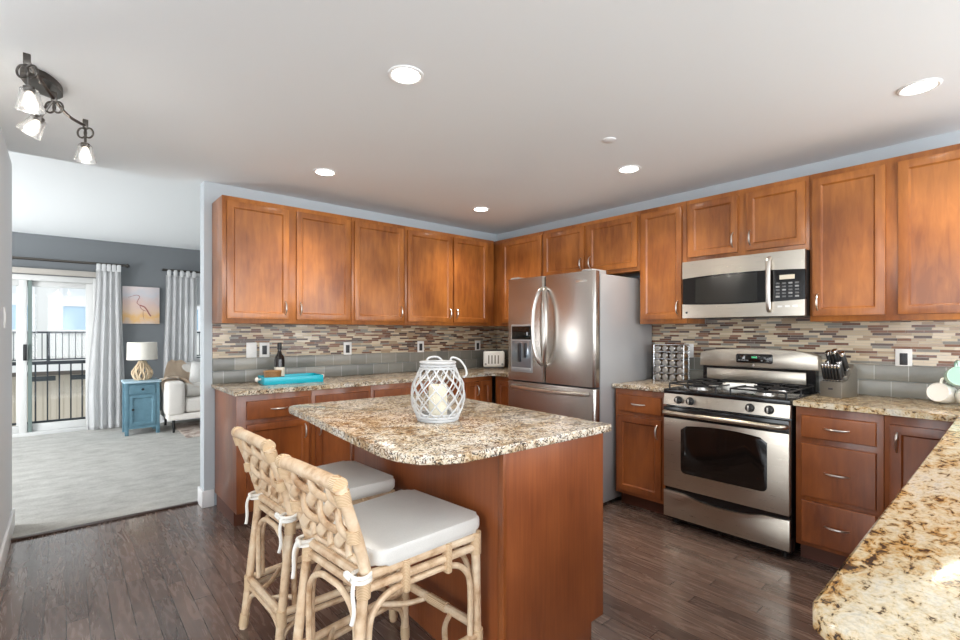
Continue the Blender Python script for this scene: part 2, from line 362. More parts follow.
# unseen dining and lounge windows; the right-wall one added to brighten the left wall
def simple_window(n, u0, u1, z0, z1, c, axis):
    f = bm_(); t = .05
    def bx(bm, a0, a1, zz0, zz1, d):
        if axis == 'y': box(bm, a0, a1, c-d, c+d, zz0, zz1)
        else: box(bm, c-d, c+d, a0, a1, zz0, zz1)
    bx(f, u0, u0+t, z0, z1, .04); bx(f, u1-t, u1, z0, z1, .04); bx(f, u0+t, u1-t, z0, z0+t, .04); bx(f, u0+t, u1-t, z1-t, z1, .04)
    bx(f, (u0+u1)/2-.02, (u0+u1)/2+.02, z0+t, z1-t, .03)
    o = struct('window_%d' % n, f, WHITE); p = bm_(); bx(p, u0+t, u1-t, z0+t, z1-t, .003); obj('pane', p, PANE, o); return o
simple_window(8, -6.6, -4.9, .7, 2.2, .06, 'x'); simple_window(3, -5.7, -3.7, .6, 2.2, -7.05, 'y'); simple_window(4, -3.1, -1.1, .6, 2.2, -7.05, 'y')
simple_window(5, -5.6, -3.7, .5, 2.2, -6.85, 'x'); simple_window(6, -3.5, -1.6, .5, 2.2, -6.85, 'x'); simple_window(7, .7, 3.7, .2, 2.2, -6.85, 'x')
# sliding balcony door
f = bm_()
for (x0, x1, z0, z1) in ((DX0, DX0+.06, 0, DZ), (DX1-.06, DX1, 0, DZ), (DX0+.06, DX1-.06, DZ-.07, DZ), (DX0+.06, DX1-.06, 0, .05)): box(f, x0, x1, 4.16, 4.30, z0, z1, bev=.004)
ALU = plain('pale_grey_aluminium', (206, 206, 204), .45)
d1 = struct('door_1', f, ALU); obj('headrail', B(DX0, -3.36, 4.08+.03, 4.17, 2.03, 2.10, bev=.006), plain('taupe_headrail', (176, 170, 162), .6), d1)
def sash(x0, x1, y, nm, stile=.075, mat=ALU):
    f = bm_(); z0, z1 = .05, DZ-.07
    for a in ((x0, x0+stile, z0, z1), (x1-stile, x1, z0, z1), (x0+stile, x1-stile, z1-.07, z1), (x0+stile, x1-stile, z0, z0+.09)): box(f, a[0], a[1], y-.02, y+.02, a[2], a[3], bev=.003)
    s = obj(nm, f, ALU, d1); obj('pane', B(x0+stile, x1-stile, y-.004, y+.004, z0+.09, z1-.07), PANE, s); return s
sash(-4.99, -4.10, 4.205, 'sliding_panel'); sash(-4.20, -3.46, 4.255, 'fixed_panel')
obj('door_edge_seal', B(-4.094, -4.055, 4.19, 4.222, .05, DZ-.07), plain('weathered_green_seal', (104, 118, 114), .5), d1)
hb = bm_(); box(hb, -4.135, -4.10, 4.14, 4.185, .95, 1.15, bev=.006); obj('door_handle', hb, BLACKPL, d1)
# lounge window
f = bm_()
for a in ((WX0, WX0+.06, WZ0, WZ1), (WX1-.06, WX1, WZ0, WZ1), (WX0+.06, WX1-.06, WZ1-.06, WZ1), (WX0+.06, WX1-.06, WZ0, WZ0+.06), (-1.74, -1.68, WZ0+.06, WZ1-.06)): box(f, a[0], a[1], 4.18, 4.26, a[2], a[3], bev=.003)
w2 = struct('window_2', f, WHITE); obj('pane', B(WX0+.06, WX1-.06, 4.216, 4.224, WZ0+.06, WZ1-.06), PANE, w2)
bl = thing('roller_blind', 'pale roller blind pulled partway down the window above the cream sofa', 'window blind', (-1.71, 4.14, 2.16))
r = bm_(); cyl(r, (-.75, 0, 0), (.75, 0, 0), .025); obj('roller', r, WHITE, bl); obj('blind_cloth', B(-.73, .73, -.002, .002, -.445, 0), BLIND, bl); obj('hem_bar', B(-.73, .73, -.008, .008, -.47, -.445, bev=.003), WHITE, bl)

# ------------------------------------------------------------ hardware + cabinets
def pull(parent, x, y, z, vert, L=.1):
    # satin bow handle, standing off the face at local y (front is -y)
    h = L/2; pts = []
    for k in range(13):
        t = -1+2*k/12; pts.append((t*h, -.026*(1-abs(t)**3.2)+.001))
    b = bm_(); R = [.0036+.0026*(1-abs(-1+2*k/12)**2) for k in range(13)]
    if vert: P = [(x, y+q, z+p) for p, q in pts]
    else: P = [(x+p, y+q, z) for p, q in pts]
    tube(b, P, R, 8)
    return obj('handle', b, NICKEL, parent)
def panel_door(x0, x1, z0, z1, yf, frame=.056, t=.02):
    b = bm_(); box(b, x0, x1, yf, yf+t, z0, z1)
    f = min(b.faces, key=lambda f: f.calc_center_median().y)
    es = list(f.edges); bmesh.ops.bevel(b, geom=es, offset=.004, segments=2, profile=.6, affect='EDGES')
    f = max((f for f in b.faces if f.normal.y < -.99), key=lambda f: f.calc_area())
    bmesh.ops.inset_region(b, faces=[f], thickness=frame, depth=0)
    bmesh.ops.inset_region(b, faces=[f], thickness=.008, depth=-.008)
    bmesh.ops.inset_region(b, faces=[f], thickness=.004, depth=-.003)
    return b
def drawer_front(x0, x1, z0, z1, yf, t=.02):
    b = bm_(); box(b, x0, x1, yf, yf+t, z0, z1)
    f = min(b.faces, key=lambda f: f.calc_center_median().y)
    bmesh.ops.bevel(b, geom=list(f.edges), offset=.008, segments=3, profile=.6, affect='EDGES'); return b
def cabinet(name, label, loc, rot, wd, dp, z0, z1, fronts, mat, group, toe=0):
    t = thing(name, label, 'cabinet', loc, rot, group)
    obj('carcass', B(.001, wd-.001, -dp, -.001, z0, z1, bev=.0015), mat, t)
    if toe: obj('toe_kick', B(.004, wd-.004, -dp+.075, -.05, 0, z0), TOE, t)
    for (kind, x0, x1, a0, a1, hd) in fronts:
        if kind == 'door':
            d = obj('door', panel_door(x0, x1, a0, a1, -dp-.021), mat, t)
            if hd:
                hx = x1-.028 if hd[0] == 'r' else x0+.028; hz = a0+.085 if hd[1] == 'b' else a1-.085
                pull(d, hx, -dp-.021, hz, True)
        else:
            d = obj('drawer', drawer_front(x0, x1, a0, a1, -dp-.021), mat, t); pull(d, (x0+x1)/2, -dp-.021, (a0+a1)/2, False, .11)
    return t
UZ0, UZ1, UD = 1.3655, 2.2645, .305
dz0, dz1 = 1.398, 2.23
GL = 'upper cabinets on the back wall'; GR = 'upper cabinets on the right wall'
def up_back(label, X0, X1, doors): return cabinet('wall_cabinet', label, (X0, 0, 0), 0, X1-X0, UD, UZ0, UZ1, [('door', a-X0, b-X0, dz0, dz1, h) for a, b, h in doors], WOOD, GL)
up_back('two-door cherry upper cabinet at the open left end of the back wall', -2.918, -1.942, [(-2.89, -2.461, 'rb'), (-2.404, -1.962, 'lb')])
up_back('single-door cherry upper cabinet in the middle of the back wall', -1.942, -1.424, [(-1.922, -1.448, 'rb')])
up_back('two-door cherry upper cabinet on the back wall next to the corner', -1.424, -.328, [(-1.401, -.898, 'rb'), (-.873, -.43, 'lb')])
def up_right(label, Y0, Y1, z0, doors, d0): return cabinet('wall_cabinet', label, (0, Y0, 0), RB, Y0-Y1, UD, z0, UZ1, [('door', Y0-a, Y0-b, d0, dz1, h) for a, b, h in doors], WOOD, GR)
up_right('tall cherry corner upper cabinet partly hidden behind the refrigerator', -.003, -.978, UZ0, [(-.425, -.962, None)], dz0)
up_right('short two-door cherry cabinet above the refrigerator', -.978, -1.99, 1.79, [(-.992, -1.46, 'rb'), (-1.5, -1.972, 'lb')], 1.82)
up_right('narrow tall single-door cherry cabinet between refrigerator and microwave', -1.99, -2.368, UZ0, [(-2.008, -2.337, 'rb')], dz0)
up_right('short two-door cherry cabinet directly above the microwave', -2.368, -3.135, 1.806, [(-2.386, -2.724, 'rb'), (-2.776, -3.114, 'lb')], 1.843)
up_right('tall two-door cherry cabinet right of the microwave', -3.135, -3.92, UZ0, [(-3.152, -3.494, 'lb'), (-3.547, -3.892, 'rb')], dz0)

BZ0, BZ1, BD = .10, .884, .60
GB = 'base cabinets on the back wall'; GBR = 'base cabinets on the right wall'
def base_back(label, X0, X1, fr): return cabinet('base_cabinet', label, (X0, 0, 0), 0, X1-X0, BD, BZ0, BZ1, [(k, a-X0, b-X0, c, d, h) for k, a, b, c, d, h in fr], WOOD_SHADED, GB, 1)
DRZ = (.716, .84); DOZ = (.128, .684)
base_back('drawer-over-door cherry base cabinet at the left end under the turquoise tray', -2.9, -2.399, [('drawer', -2.84, -2.425, *DRZ, 1), ('door', -2.84, -2.425, *DOZ, 'rt')])
base_back('drawer-over-door cherry base cabinet second from the left end of the back wall', -2.399, -1.923, [('drawer', -2.373, -1.949, *DRZ, 1), ('door', -2.373, -1.949, *DOZ, 'lt')])
base_back('drawer-over-door cherry base cabinet third from the left, behind the white lantern', -1.923, -1.43, [('drawer', -1.897, -1.455, *DRZ, 1), ('door', -1.897, -1.455, *DOZ, 'rt')])
base_back('drawer-over-door cherry base cabinet fourth from the left, right behind the lantern', -1.43, -.98, [('drawer', -1.405, -1.005, *DRZ, 1), ('door', -1.405, -1.005, *DOZ, 'lt')])
base_back('full-height two-door cherry base cabinet below the toaster at the corner', -.98, -.622, [('door', -.965, -.80, .128, .84, 'rt'), ('door', -.79, -.645, .128, .84, None)])
def base_right(label, Y0, Y1, fr): return cabinet('base_cabinet', label, (0, Y0, 0), RB, Y0-Y1, BD, BZ0, BZ1, [(k, Y0-a, Y0-b, c, d, h) for k, a, b, c, d, h in fr], WOOD_SHADED, GBR, 1)
base_right('cherry corner base cabinet tucked against the left side of the refrigerator', -.625, -1.0, [('door', -.668, -.985, .128, .84, None)])
base_right('narrow drawer-over-door cherry base cabinet between refrigerator and range', -1.96, -2.366, [('drawer', -1.985, -2.335, .716, .84, 1), ('door', -1.985, -2.335, .128, .684, 'rt')])
base_right('three-drawer cherry base cabinet right of the range', -3.142, -3.532, [('drawer', -3.172, -3.503, .712, .836, 1), ('drawer', -3.172, -3.503, .385, .678, 1), ('drawer', -3.172, -3.503, .125, .358, 1)])
base_right('single-door cherry base cabinet in the corner beside the peninsula', -3.532, -3.83, [('door', -3.556, -3.80, .128, .836, 'lt')])
pc = thing('peninsula_cabinet', 'cherry base cabinet under the granite peninsula in the right foreground', 'cabinet', (-2.92, -3.85, 0), pi)
pc.location = (-.62, -4.45, 0)
obj('carcass', B(0, 2.3, -.58, -.001, .1, .884), WOOD_SHADED, pc); obj('toe_kick', B(.004, 2.29, -.51, -.05, 0, .1), TOE, pc)
for k in range(4):
    x0 = .03+k*.567; d = obj('door', panel_door(x0, x0+.54, .128, .684, -.60), WOOD_SHADED, pc); pull(d, x0+(.51 if k % 2 == 0 else .03), -.60, .6, True)
    d = obj('drawer', drawer_front(x0, x0+.54, .716, .84, -.60), WOOD_SHADED, pc); pull(d, x0+.27, -.60, .778, False, .11)

# ------------------------------------------------------------ worktops
def worktop(label, poly, mat, loc=(0, 0, 0), rot=0, group='granite worktops'):
    b = bm_(); prism(b, poly, .884, .914, 'z', bev=.006); return single('worktop', b, mat, label, 'countertop', loc, rot, group)
worktop('long speckled granite worktop along the back wall carrying the turquoise tray', [(-2.922, -.001), (-2.922, -.635), (-.66, -.635), (-.635, -.66), (-.635, -1.01), (-.001, -1.01), (-.001, -.001)], GRANITE)
worktop('short granite worktop between refrigerator and range under the spice rack', [(-.001, -1.955), (-.635, -1.955), (-.635, -2.3675), (-.001, -2.3675)], GRANITE)
pol = [(-.001, -3.137), (-.635, -3.137), (-.635, -3.81)]
pol += [(-2.93+.06*cos(a)-.06*0, -3.87+.06*sin(a)) for a in (radians(90), radians(120), radians(150), radians(180))]
pol = pol[:3]+[(-2.935, -3.81), (-2.965, -3.818), (-2.984, -3.838), (-2.992, -3.87), (-2.992, -4.49), (-.001, -4.49)]
worktop('streaked granite peninsula worktop running into the right foreground', pol, GRANITE_P)

# ------------------------------------------------------------ island
IL = (-2.015, -2.87, 0); IR = radians(-2.5)
t = thing('kitchen_island', 'cherry-veneered island cabinet beneath the speckled granite top in mid kitchen', 'kitchen island', IL, IR)
obj('carcass', B(-.555, -.022, .06, 1.32, .1, .884), WOOD_SHADED, t)
eb = bm_(); prism(eb, [(-.572, 0), (-.09, 0), (-.09, .1), (-.01, .1), (-.01, .884), (-.572, .884)], .042, .06, 'y', bev=.0015)
obj('end_panel', eb, WOODI, t)
eb = bm_(); prism(eb, [(-.572, 0), (-.09, 0), (-.09, .1), (-.01, .1), (-.01, .884), (-.572, .884)], 1.32, 1.338, 'y', bev=.0015); obj('end_panel', eb, WOODI, t)
obj('back_panel', B(-.572, -.555, .06, 1.32, 0, .884), WOODI, t)
obj('corner_trim', B(-.582, -.566, .034, .066, 0, .884, bev=.003), WOOD_SHADED, t); obj('corner_trim', B(-.582, -.566, 1.314, 1.344, 0, .884, bev=.003), WOOD_SHADED, t)
obj('toe_kick', B(-.5, -.095, .06, 1.32, 0, .1), TOE, t)
for k in range(2):
    a = .075+k*.625
    def face_bm(bm):   # built facing -y, turned to face +x
        for v in bm.verts: v.co = Vector((-v.co.y-.022, v.co.x, v.co.z))
        return bm
    d = obj('door', face_bm(panel_door(a, a+.6, .128, .684, -.021)), WOOD_SHADED, t); e = obj('drawer', face_bm(drawer_front(a, a+.6, .716, .84, -.021)), WOOD_SHADED, t)
    for par, x, z, vt in ((d, a+(.57 if k == 0 else .03), .6, True), (e, a+.3, .778, False)):
        h = pull(par, x, -.021, z, vt); 
        for v in h.data.vertices: v.co = Vector((-v.co.y-.022, v.co.x, v.co.z))
poly = [(0, 1.38), (-.86, 1.38)]
poly += [(-.86+.06*cos(a), 1.32+.06*sin(a)) for a in [radians(q) for q in (105, 120, 135, 150, 165, 180)]]
poly += [(-.928, 1.0), (-.940, .7), (-.949, .42), (-.953, .22)]
poly += [(-.753+.20*cos(a), .20+.20*sin(a)) for a in [radians(q) for q in (190, 200, 210, 220, 230, 240, 250, 260, 270)]]
poly += [(-.01, 0), (0, .01)]
worktop('speckled granite island worktop with rounded corners holding the white lantern', poly, GRANITE, IL, IR)

# ------------------------------------------------------------ rattan counter stools
def stool(label, loc, rot):
    t = thing('counter_stool', label, 'stool', loc, rot, 'rattan stools at the island')
    ZS = .575; F, Bk, W, V = .20, -.235, .212, .175
    def leg(p): b = bm_(); tube(b, smooth_pts(p, 4), .0165, 12); return b
    for s in (-1, 1):
        obj('leg', leg([(F+.012, s*(W+.004), 0), (F+.006, s*W, .3), (F, s*W, ZS+.01)]), RATTAN, t)
        obj('leg', leg([(Bk-.062, s*(V+.016), 0), (Bk-.03, s*(V+.008), .3), (Bk, s*V, ZS)]), RATTAN, t)
    # seat rails, two poles on every side, the top one carrying the cushion
    b = bm_()
    for z, rr in ((ZS-.004, .0145), (ZS-.042, .0135)):
        for s in (-1, 1):
            tube(b, [(F, s*W, z), (Bk, s*V, z)], rr, 10)
        tube(b, [(F, -W, z), (F, W, z)], rr, 10); tube(b, [(Bk, -V, z), (Bk, V, z)], rr, 10)
    for k in range(7): tube(b, [(F, -.15+k*.05, ZS-.012), (Bk, -.15+k*.05, ZS-.012)], .008, 6)
    obj('seat_frame', b, RATTAN, t)
    # bent arch poles below the rails
    b = bm_()
    def arch(p, q, drop, ex):
        p, q = Vector(p), Vector(q); d = (q-p); L = d.length; d.normalize(); zt = ZS-.075
        pts = [p+d*.026+Vector((0, 0, -drop)), p+d*.026+Vector((0, 0, zt-.10-p.z)), p+d*.05+Vector((0, 0, zt-.035-p.z)), p+d*.11+Vector((0, 0, zt-p.z)),
               p+d*(L/2)+Vector((0, 0, zt+.004-p.z)), q-d*.11+Vector((0, 0, zt-q.z)), q-d*.05+Vector((0, 0, zt-.035-q.z)), q-d*.026+Vector((0, 0, zt-.10-q.z)), q-d*.026+Vector((0, 0, -drop))]
        tube(b, smooth_pts(pts, 6), .0105, 9)
    for s in (-1, 1): arch((F, s*W, .49), (Bk-.012, s*V, .49), .27, 0)
    arch((F, -W, .49), (F, W, .49), .27, 0); arch((Bk-.012, -V, .49), (Bk-.012, V, .49), .27, 0)
    obj('arch_brace', b, RATTAN, t)
    ZF = .215
    def st(p, q, r=.0145): bb = bm_(); tube(bb, [p, q], r, 10); return bb
    bx = Bk-.040; wy = W+.002; vy = V+.010
    for s in (-1, 1):
        b = st((F+.008, s*wy, ZF), (bx, s*vy, ZF)); tube(b, [(F+.008, s*wy, ZF-.032), (bx, s*vy, ZF-.032)], .0115, 8); obj('stretcher', b, RATTAN, t)
    b = st((F+.008, -wy, ZF+.03), (F+.008, wy, ZF+.03), .0165); obj('footrest', b, RATTAN, t)
    b = st((bx, -vy, ZF), (bx, vy, ZF)); tube(b, [(bx, -vy, ZF-.032), (bx, vy, ZF-.032)], .0115, 8); obj('stretcher', b, RATTAN, t)
    def br_(pts): b = bm_(); tube(b, smooth_pts(pts, 5), .010, 8); obj('corner_brace', b, RATTAN, t)
    for s in (-1, 1):
        br_([(bx, s*(vy-.14), ZF), (bx+.06, s*(vy-.10), ZF+.002), (bx+.14, s*(vy+.004), ZF)])
        br_([(F+.006, s*(wy-.14), ZF+.02), (F-.06, s*(wy-.10), ZF+.01), (F-.14, s*wy, ZF)])
        br_([(bx-.012, s*(vy+.004), ZF-.15), (bx+.02, s*vy, ZF-.07), (bx+.10, s*(vy+.003), ZF-.03)])
        br_([(bx-.012, s*(vy+.004), ZF-.15), (bx, s*(vy-.03), ZF-.07), (bx, s*(vy-.11), ZF-.03)])
        br_([(F+.008, s*wy, ZF-.15), (F-.02, s*wy, ZF-.07), (F-.10, s*wy, ZF-.03)])
    # back: two raking posts, rolled top rail, woven lattice of thick cane
    p0 = Vector((Bk+.012, 0, ZS-.02)); p1 = Vector((Bk-.088, 0, .868)); sl_ = (p1-p0)
    for s in (-1, 1):
        b = bm_(); tube(b, smooth_pts([(p0.x, s*V, p0.z), (p0.x-.04, s*(V+.006), p0.z+.14), (p1.x, s*(V+.014), p1.z-.008)], 5), [.0175]*10+[.0195], 12); obj('back_post', b, RATTAN, t)
    b = bm_(); tube(b, smooth_pts([(p1.x, -V-.014, p1.z-.004), (p1.x-.004, -V*.5, p1.z+.002), (p1.x-.006, 0, p1.z+.003), (p1.x-.004, V*.5, p1.z+.002), (p1.x, V+.014, p1.z-.004)], 6), .0215, 14); obj('top_rail', b, RATTAN, t)
    b = bm_(); n_ = Vector((sl_.z, 0, -sl_.x)).normalized(); L = sl_.length; u_ = sl_.normalized()
    s0, s1, t0, t1 = -V, V, .07, L-.012; p = .112
    for fam in (1, -1):
        k0 = int(math.floor(((s0-t1) if fam == 1 else (s0+t0))/p))-1; k1 = int(math.ceil(((s1-t0) if fam == 1 else (s1+t1))/p))+1
        for k in range(k0, k1+1):
            c = k*p+.03; lo, hi = max(t0, (s0-c) if fam == 1 else (c-s1)), min(t1, (s1-c) if fam == 1 else (c-s0))
            if hi-lo < .03: continue
            pts = []; N = max(4, int((hi-lo)/.0075))
            for i in range(N+1):
                tt = lo+(hi-lo)*i/N; ss = (tt+c) if fam == 1 else (c-tt)
                ph = ((ss+tt-.03)/p+k) if fam == 1 else ((ss-tt-.03)/p+k)
                pts.append(p0+u_*tt+Vector((0, ss, 0))+n_*((.0125*fam)*cos(pi*ph)))
            tube(b, pts, .0185, 10, flat=.55, up=n_)
    tube(b, [p0+u_*.062+Vector((0, -V, 0)), p0+u_*.062+Vector((0, V, 0))], .012, 8)
    obj('woven_back', b, RATTAN, t)
    # cane wrappings at the joints
    def wrap(*a): b = bm_(); cyl(b, *a, seg=14); obj('binding', b, BIND, t)
    for s in (-1, 1):
        wrap((F, s*W, ZS-.065), (F, s*W, ZS+.012), .0205); wrap((Bk-.003, s*V, ZS-.065), (Bk, s*V, ZS+.004), .0215)
        wrap((p1.x+.014, s*(V+.012), p1.z-.055), (p1.x+.004, s*(V+.014), p1.z-.02), .0225)
        wrap((p1.x, s*(V-.012), p1.z), (p1.x, s*(V+.016), p1.z-.003), .0245)
        wrap((p0.x-.055, s*(V+.007), p0.z+.17), (p0.x-.05, s*(V+.006), p0.z+.135), .021)
        for xx, yo in ((F-.13, .007), (F-.30, .0165)): obj('binding', B(xx-.011, xx+.011, s*(W-yo)-.017, s*(W-yo)+.017, ZS-.09, ZS+.012, bev=.006), BIND, t)
        for xx, zz, qy in ((F+.008, ZF-.01, wy), (bx, ZF-.02, vy)): wrap((xx, s*qy, zz-.03), (xx, s*qy, zz+.032), .0205)
        wrap((Bk-.062, s*(V+.016), .012), (Bk-.056, s*(V+.015), .06), .0195); wrap((F+.012, s*(W+.004), .012), (F+.011, s*(W+.004), .06), .0195)
    wrap((F+.008, -.05, ZF+.03), (F+.008, .05, ZF+.03), .0195)
    # cushion
    b = bm_(); prism(b, [(x, y*(1-.10*(F-x)/(F-Bk))) for x, y in roundrect(Bk+.03, F+.035, -W-.008, W+.008, .04)], ZS+.012, ZS+.064, 'z')
    es = [e for e in b.edges if abs(e.verts[0].co.z-e.verts[1].co.z) < 1e-5]
    bmesh.ops.bevel(b, geom=es, offset=.016, segments=4, profile=.5, affect='EDGES')
    for v in b.verts:
        if v.co.z > ZS+.06: pass
    cu = obj('cushion', b, CUSH, t, 60)
    for s in (-1, 1):
        b = bm_(); c0 = Vector((Bk-.012, s*(V+.002), ZS+.0))
        for zz in (-.006, .008): tube(b, [c0+Vector((.027*cos(q), .027*sin(q), zz)) for q in [2*pi*k/14 for k in range(14)]], .0065, 6, closed=True)
        tube(b, smooth_pts([c0+Vector((-.027, s*.006, .004)), c0+Vector((-.036, s*.012, -.03)), c0+Vector((-.034, s*.016, -.085)), c0+Vector((-.04, s*.012, -.12))], 5), .0065, 6)
        tube(b, smooth_pts([c0+Vector((-.024, -s*.012, .004)), c0+Vector((-.036, -s*.02, .02)), c0+Vector((-.036, -s*.03, .01)), c0+Vector((-.03, -s*.012, -.002))], 5), .0055, 6)
        obj('tie', b, TIE, cu)
    return t
stool('rattan counter stool with cream cushion nearest the camera at the island', (-2.858, -2.52, 0), radians(5))
stool('rattan counter stool with cream cushion farther back, nearer the back cabinets', (-2.852, -1.925, 0), radians(2.5))

# ------------------------------------------------------------ refrigerator
t = thing('refrigerator', 'stainless french-door refrigerator with bottom freezer between cabinet runs', 'refrigerator', (-.03, -1.03, 0), RB)
W_ = .915; FD = -.81
obj('casing', B(.004, W_-.004, -.735, 0, .03, 1.735, bev=.006), CASE, t)
obj('door_gasket', B(.012, W_-.012, -.75, -.735, .09, 1.72), DKGREY, t)
def fdoor(x0, x1, z0, z1, nm):
    b = bm_(); N = 10; prof = []
    # door front bowed very slightly, long vertical edges rounded
    r = .022
    for k in range(6): a = radians(180+90*k/5); prof.append((x0+r+r*cos(a), FD+.0+r+r*sin(a)))
    for k in range(6): a = radians(270+90*k/5); prof.append((x1-r+r*cos(a), FD+r+r*sin(a)))
    prof += [(x1, -.752), (x0, -.752)]
    prism(b, prof, z0, z1, 'z', bev=.004); return obj(nm, b, STEELV, t, 25)
dl = fdoor(.003, .424, .895, 1.755, 'door'); dr = fdoor(.430, W_-.003, .895, 1.755, 'door'); fz = fdoor(.003, W_-.003, .10, .882, 'freezer_drawer')
def bar(par, pts, r=.0125):
    b = bm_(); tube(b, smooth_pts(pts, 8), r, 10); return obj('handle', b, NICKEL, par)
for par, x, dx in ((dl, .408, -.05), (dr, .446, .05)):
    bar(par, [(x, FD+.004, 1.655), (x+dx*.25, FD-.035, 1.62), (x+dx*.8, FD-.058, 1.5), (x+dx, FD-.062, 1.345), (x+dx*.8, FD-.058, 1.19), (x+dx*.25, FD-.035, 1.07), (x, FD+.004, 1.035)], .0145)
bar(fz, [(.07, FD+.004, .845), (.10, FD-.04, .842), (.3, FD-.062, .838), (.46, FD-.066, .837), (.62, FD-.062, .838), (.82, FD-.04, .842), (.85, FD+.004, .845)], .0145)
dd = obj('dispenser_frame', B(.055, .30, FD-.006, FD+.01, .965, 1.365, bev=.004), CASE, dl)
obj('dispenser_display', B(.068, .288, FD-.009, FD+.004, 1.24, 1.352, bev=.002), BLACKGLASS, dl)
obj('dispenser_cavity', B(.068, .288, FD-.008, FD+.004, 1.005, 1.228, bev=.002), plain('dispenser_recess', (150, 158, 166), .15, .6), dl)
b = bm_(); box(b, .145, .175, FD-.02, FD, 1.05, 1.21, bev=.004); box(b, .215, .24, FD-.02, FD, 1.09, 1.21, bev=.004); obj('dispenser_lever', b, DKGREY, dl)
obj('drip_tray', B(.068, .288, FD-.016, FD, .982, 1.003, bev=.003), CASE, dl)
obj('badge', B(.74, .84, FD-.002, FD+.002, 1.675, 1.69, bev=.001), NICKEL, dr)
for x in (.03, W_-.13): obj('hinge_cover', B(x, x+.10, -.80, -.62, 1.735, 1.77, bev=.008), CASE, t)
obj('base_grille', B(.02, W_-.02, -.73, -.70, 0.002, .03), BLACKPL, t)

# ------------------------------------------------------------ range
t = thing('gas_range', 'stainless gas range with black cooktop below the microwave', 'range', (0, -2.372, 0), RB)
RW = .76; RF = -.66
obj('body', B(.004, RW-.004, -.62, -.02, .03, .885, bev=.003), ENAMEL, t)
b = bm_()
for x in (.05, RW-.05):
    for y in (-.57, -.08): cyl(b, (x, y, 0), (x, y, .03), .018, seg=12)
obj('feet', b, BLACKPL, t)
ct = obj('cooktop', B(0, RW, -.655, -.075, .885, .916, bev=.006), ENAMEL, t)
cp = bm_(); prism(cp, [(-.62, .805), (-RF*-1, .812), (RF+.012, .886), (-.62, .886)], .002, RW-.002, 'x', bev=.003); cp = obj('control_panel', cp, STEEL, t)
for x in (.107, .187, .548, .652):
    b = bm_(); ax = Matrix.Rotation(radians(90), 3, 'X')
    lathe(b, [(.026, 0), (.026, .006), (.021, .008), (.019, .028), (.016, .031)], (x, RF+.006, .848), 20, ax)
    k = obj('knob', b, BLACKPL, cp); obj('knob_grip', B(x-.004, x+.004, RF-.034, RF-.02, .832, .864, bev=.002), NICKEL, k)
# oven door
od = bm_(); box(od, .004, RW-.004, RF, -.622, .255, .798, bev=.006); od = obj('oven_door', od, STEEL, t)
obj('handle_backing', B(.006, RW-.006, RF-.003, RF+.004, .722, .797, bev=.002), ENAMEL, od)
def arcpoly(x0, x1, z0, z1, rise, r=.03, n=14):
    o = [(x0+r*(1-cos(a)), z0+r*(1-sin(a))) for a in [radians(q) for q in (0, 30, 60, 90)]]
    o += [(x1-r*(1-cos(a)), z0+r*(1-sin(a))) for a in [radians(q) for q in (90, 60, 30, 0)]]
    for k in range(n+1):
        q = -1+2*k/n; o.append((x1+(x0-x1)*k/n, z1+rise*(1-q*q)-(0.022 if k in (0, n) else 0)))
    return o
b = bm_(); prism(b, arcpoly(.125, .642, .365, .675, .022), RF-.003, RF+.004, 'y', bev=.001); obj('window', b, BLACKGLASS, od)
b = bm_(); tube(b, smooth_pts([(.02, RF+.002, .762), (.03, RF-.034, .762), (.08, RF-.048, .762), (RW/2, RF-.054, .762), (RW-.08, RF-.048, .762), (RW-.03, RF-.034, .762), (RW-.02, RF+.002, .762)], 6), .0155, 12); obj('handle', b, STEEL, od)
# drawer with scooped top
pz = [(.004, .055), (RW-.004, .055), (RW-.004, .232), (.62, .226), (.53, .205), (.44, .197), (.32, .197), (.23, .205), (.14, .226), (.004, .232)]
b = bm_(); prism(b, pz, RF, -.63, 'y', bev=.004); obj('warming_drawer', b, STEEL, t)
obj('drawer_recess', B(.006, RW-.006, -.64, -.61, .04, .255), ENAMEL, t)
# back guard
bgp = [(.0, 1.052), (RW, 1.052)]+[(RW-.004 - (RW-.008)*k/16, 1.160+.024*(1-(-1+2*k/16)**2)+ (0 if 0 < k < 16 else -.014)) for k in range(17)]
b = bm_(); prism(b, bgp, -.105, -.02, 'y', bev=.008); bgd = obj('back_guard', b, STEEL, t)
obj('back_guard_riser', B(.02, RW-.02, -.09, -.02, .90, 1.06), ENAMEL, t)
obj('riser_trim', B(.05, RW-.07, -.098, -.09, .945, 1.035, bev=.004), STEEL, t)
b = bm_(); prism(b, roundrect(.262, .498, 1.084, 1.148, .012), -.110, -.10, 'y', bev=.002); dp_ = obj('display_panel', b, BLACKGLASS, bgd)
obj('clock_digits', B(.365, .40, -.1115, -.109, 1.119, 1.131), GREENLED, dp_)
b = bm_()
for k in range(4): box(b, .278+k*.018, .290+k*.018, -.1115, -.109, 1.10, 1.106); box(b, .425+k*.018, .437+k*.018, -.1115, -.109, 1.10+(k % 2)*.02, 1.106+(k % 2)*.02)
obj('display_buttons', b, BUTTON, dp_)
b = bm_(); cyl(b, (.375, -.108, 1.067), (.375, -.104, 1.067), .008, seg=16); obj('badge', b, CHROME, bgd)
for (x, y, r) in ((.18, -.50, .052), (.18, -.22, .04), (.58, -.50, .045), (.58, -.22, .052)):
    b = bm_(); lathe(b, [(r+.018, 0), (r+.018, .003), (r, .006), (r, .014), (r-.006, .016)], (x, y, .916), 24); bu = obj('burner', b, NICKEL, ct)
    b = bm_(); lathe(b, [(r-.004, 0), (r-.002, .004), (r-.008, .009)], (x, y, .932), 24); obj('burner_cap', b, IRON, bu)
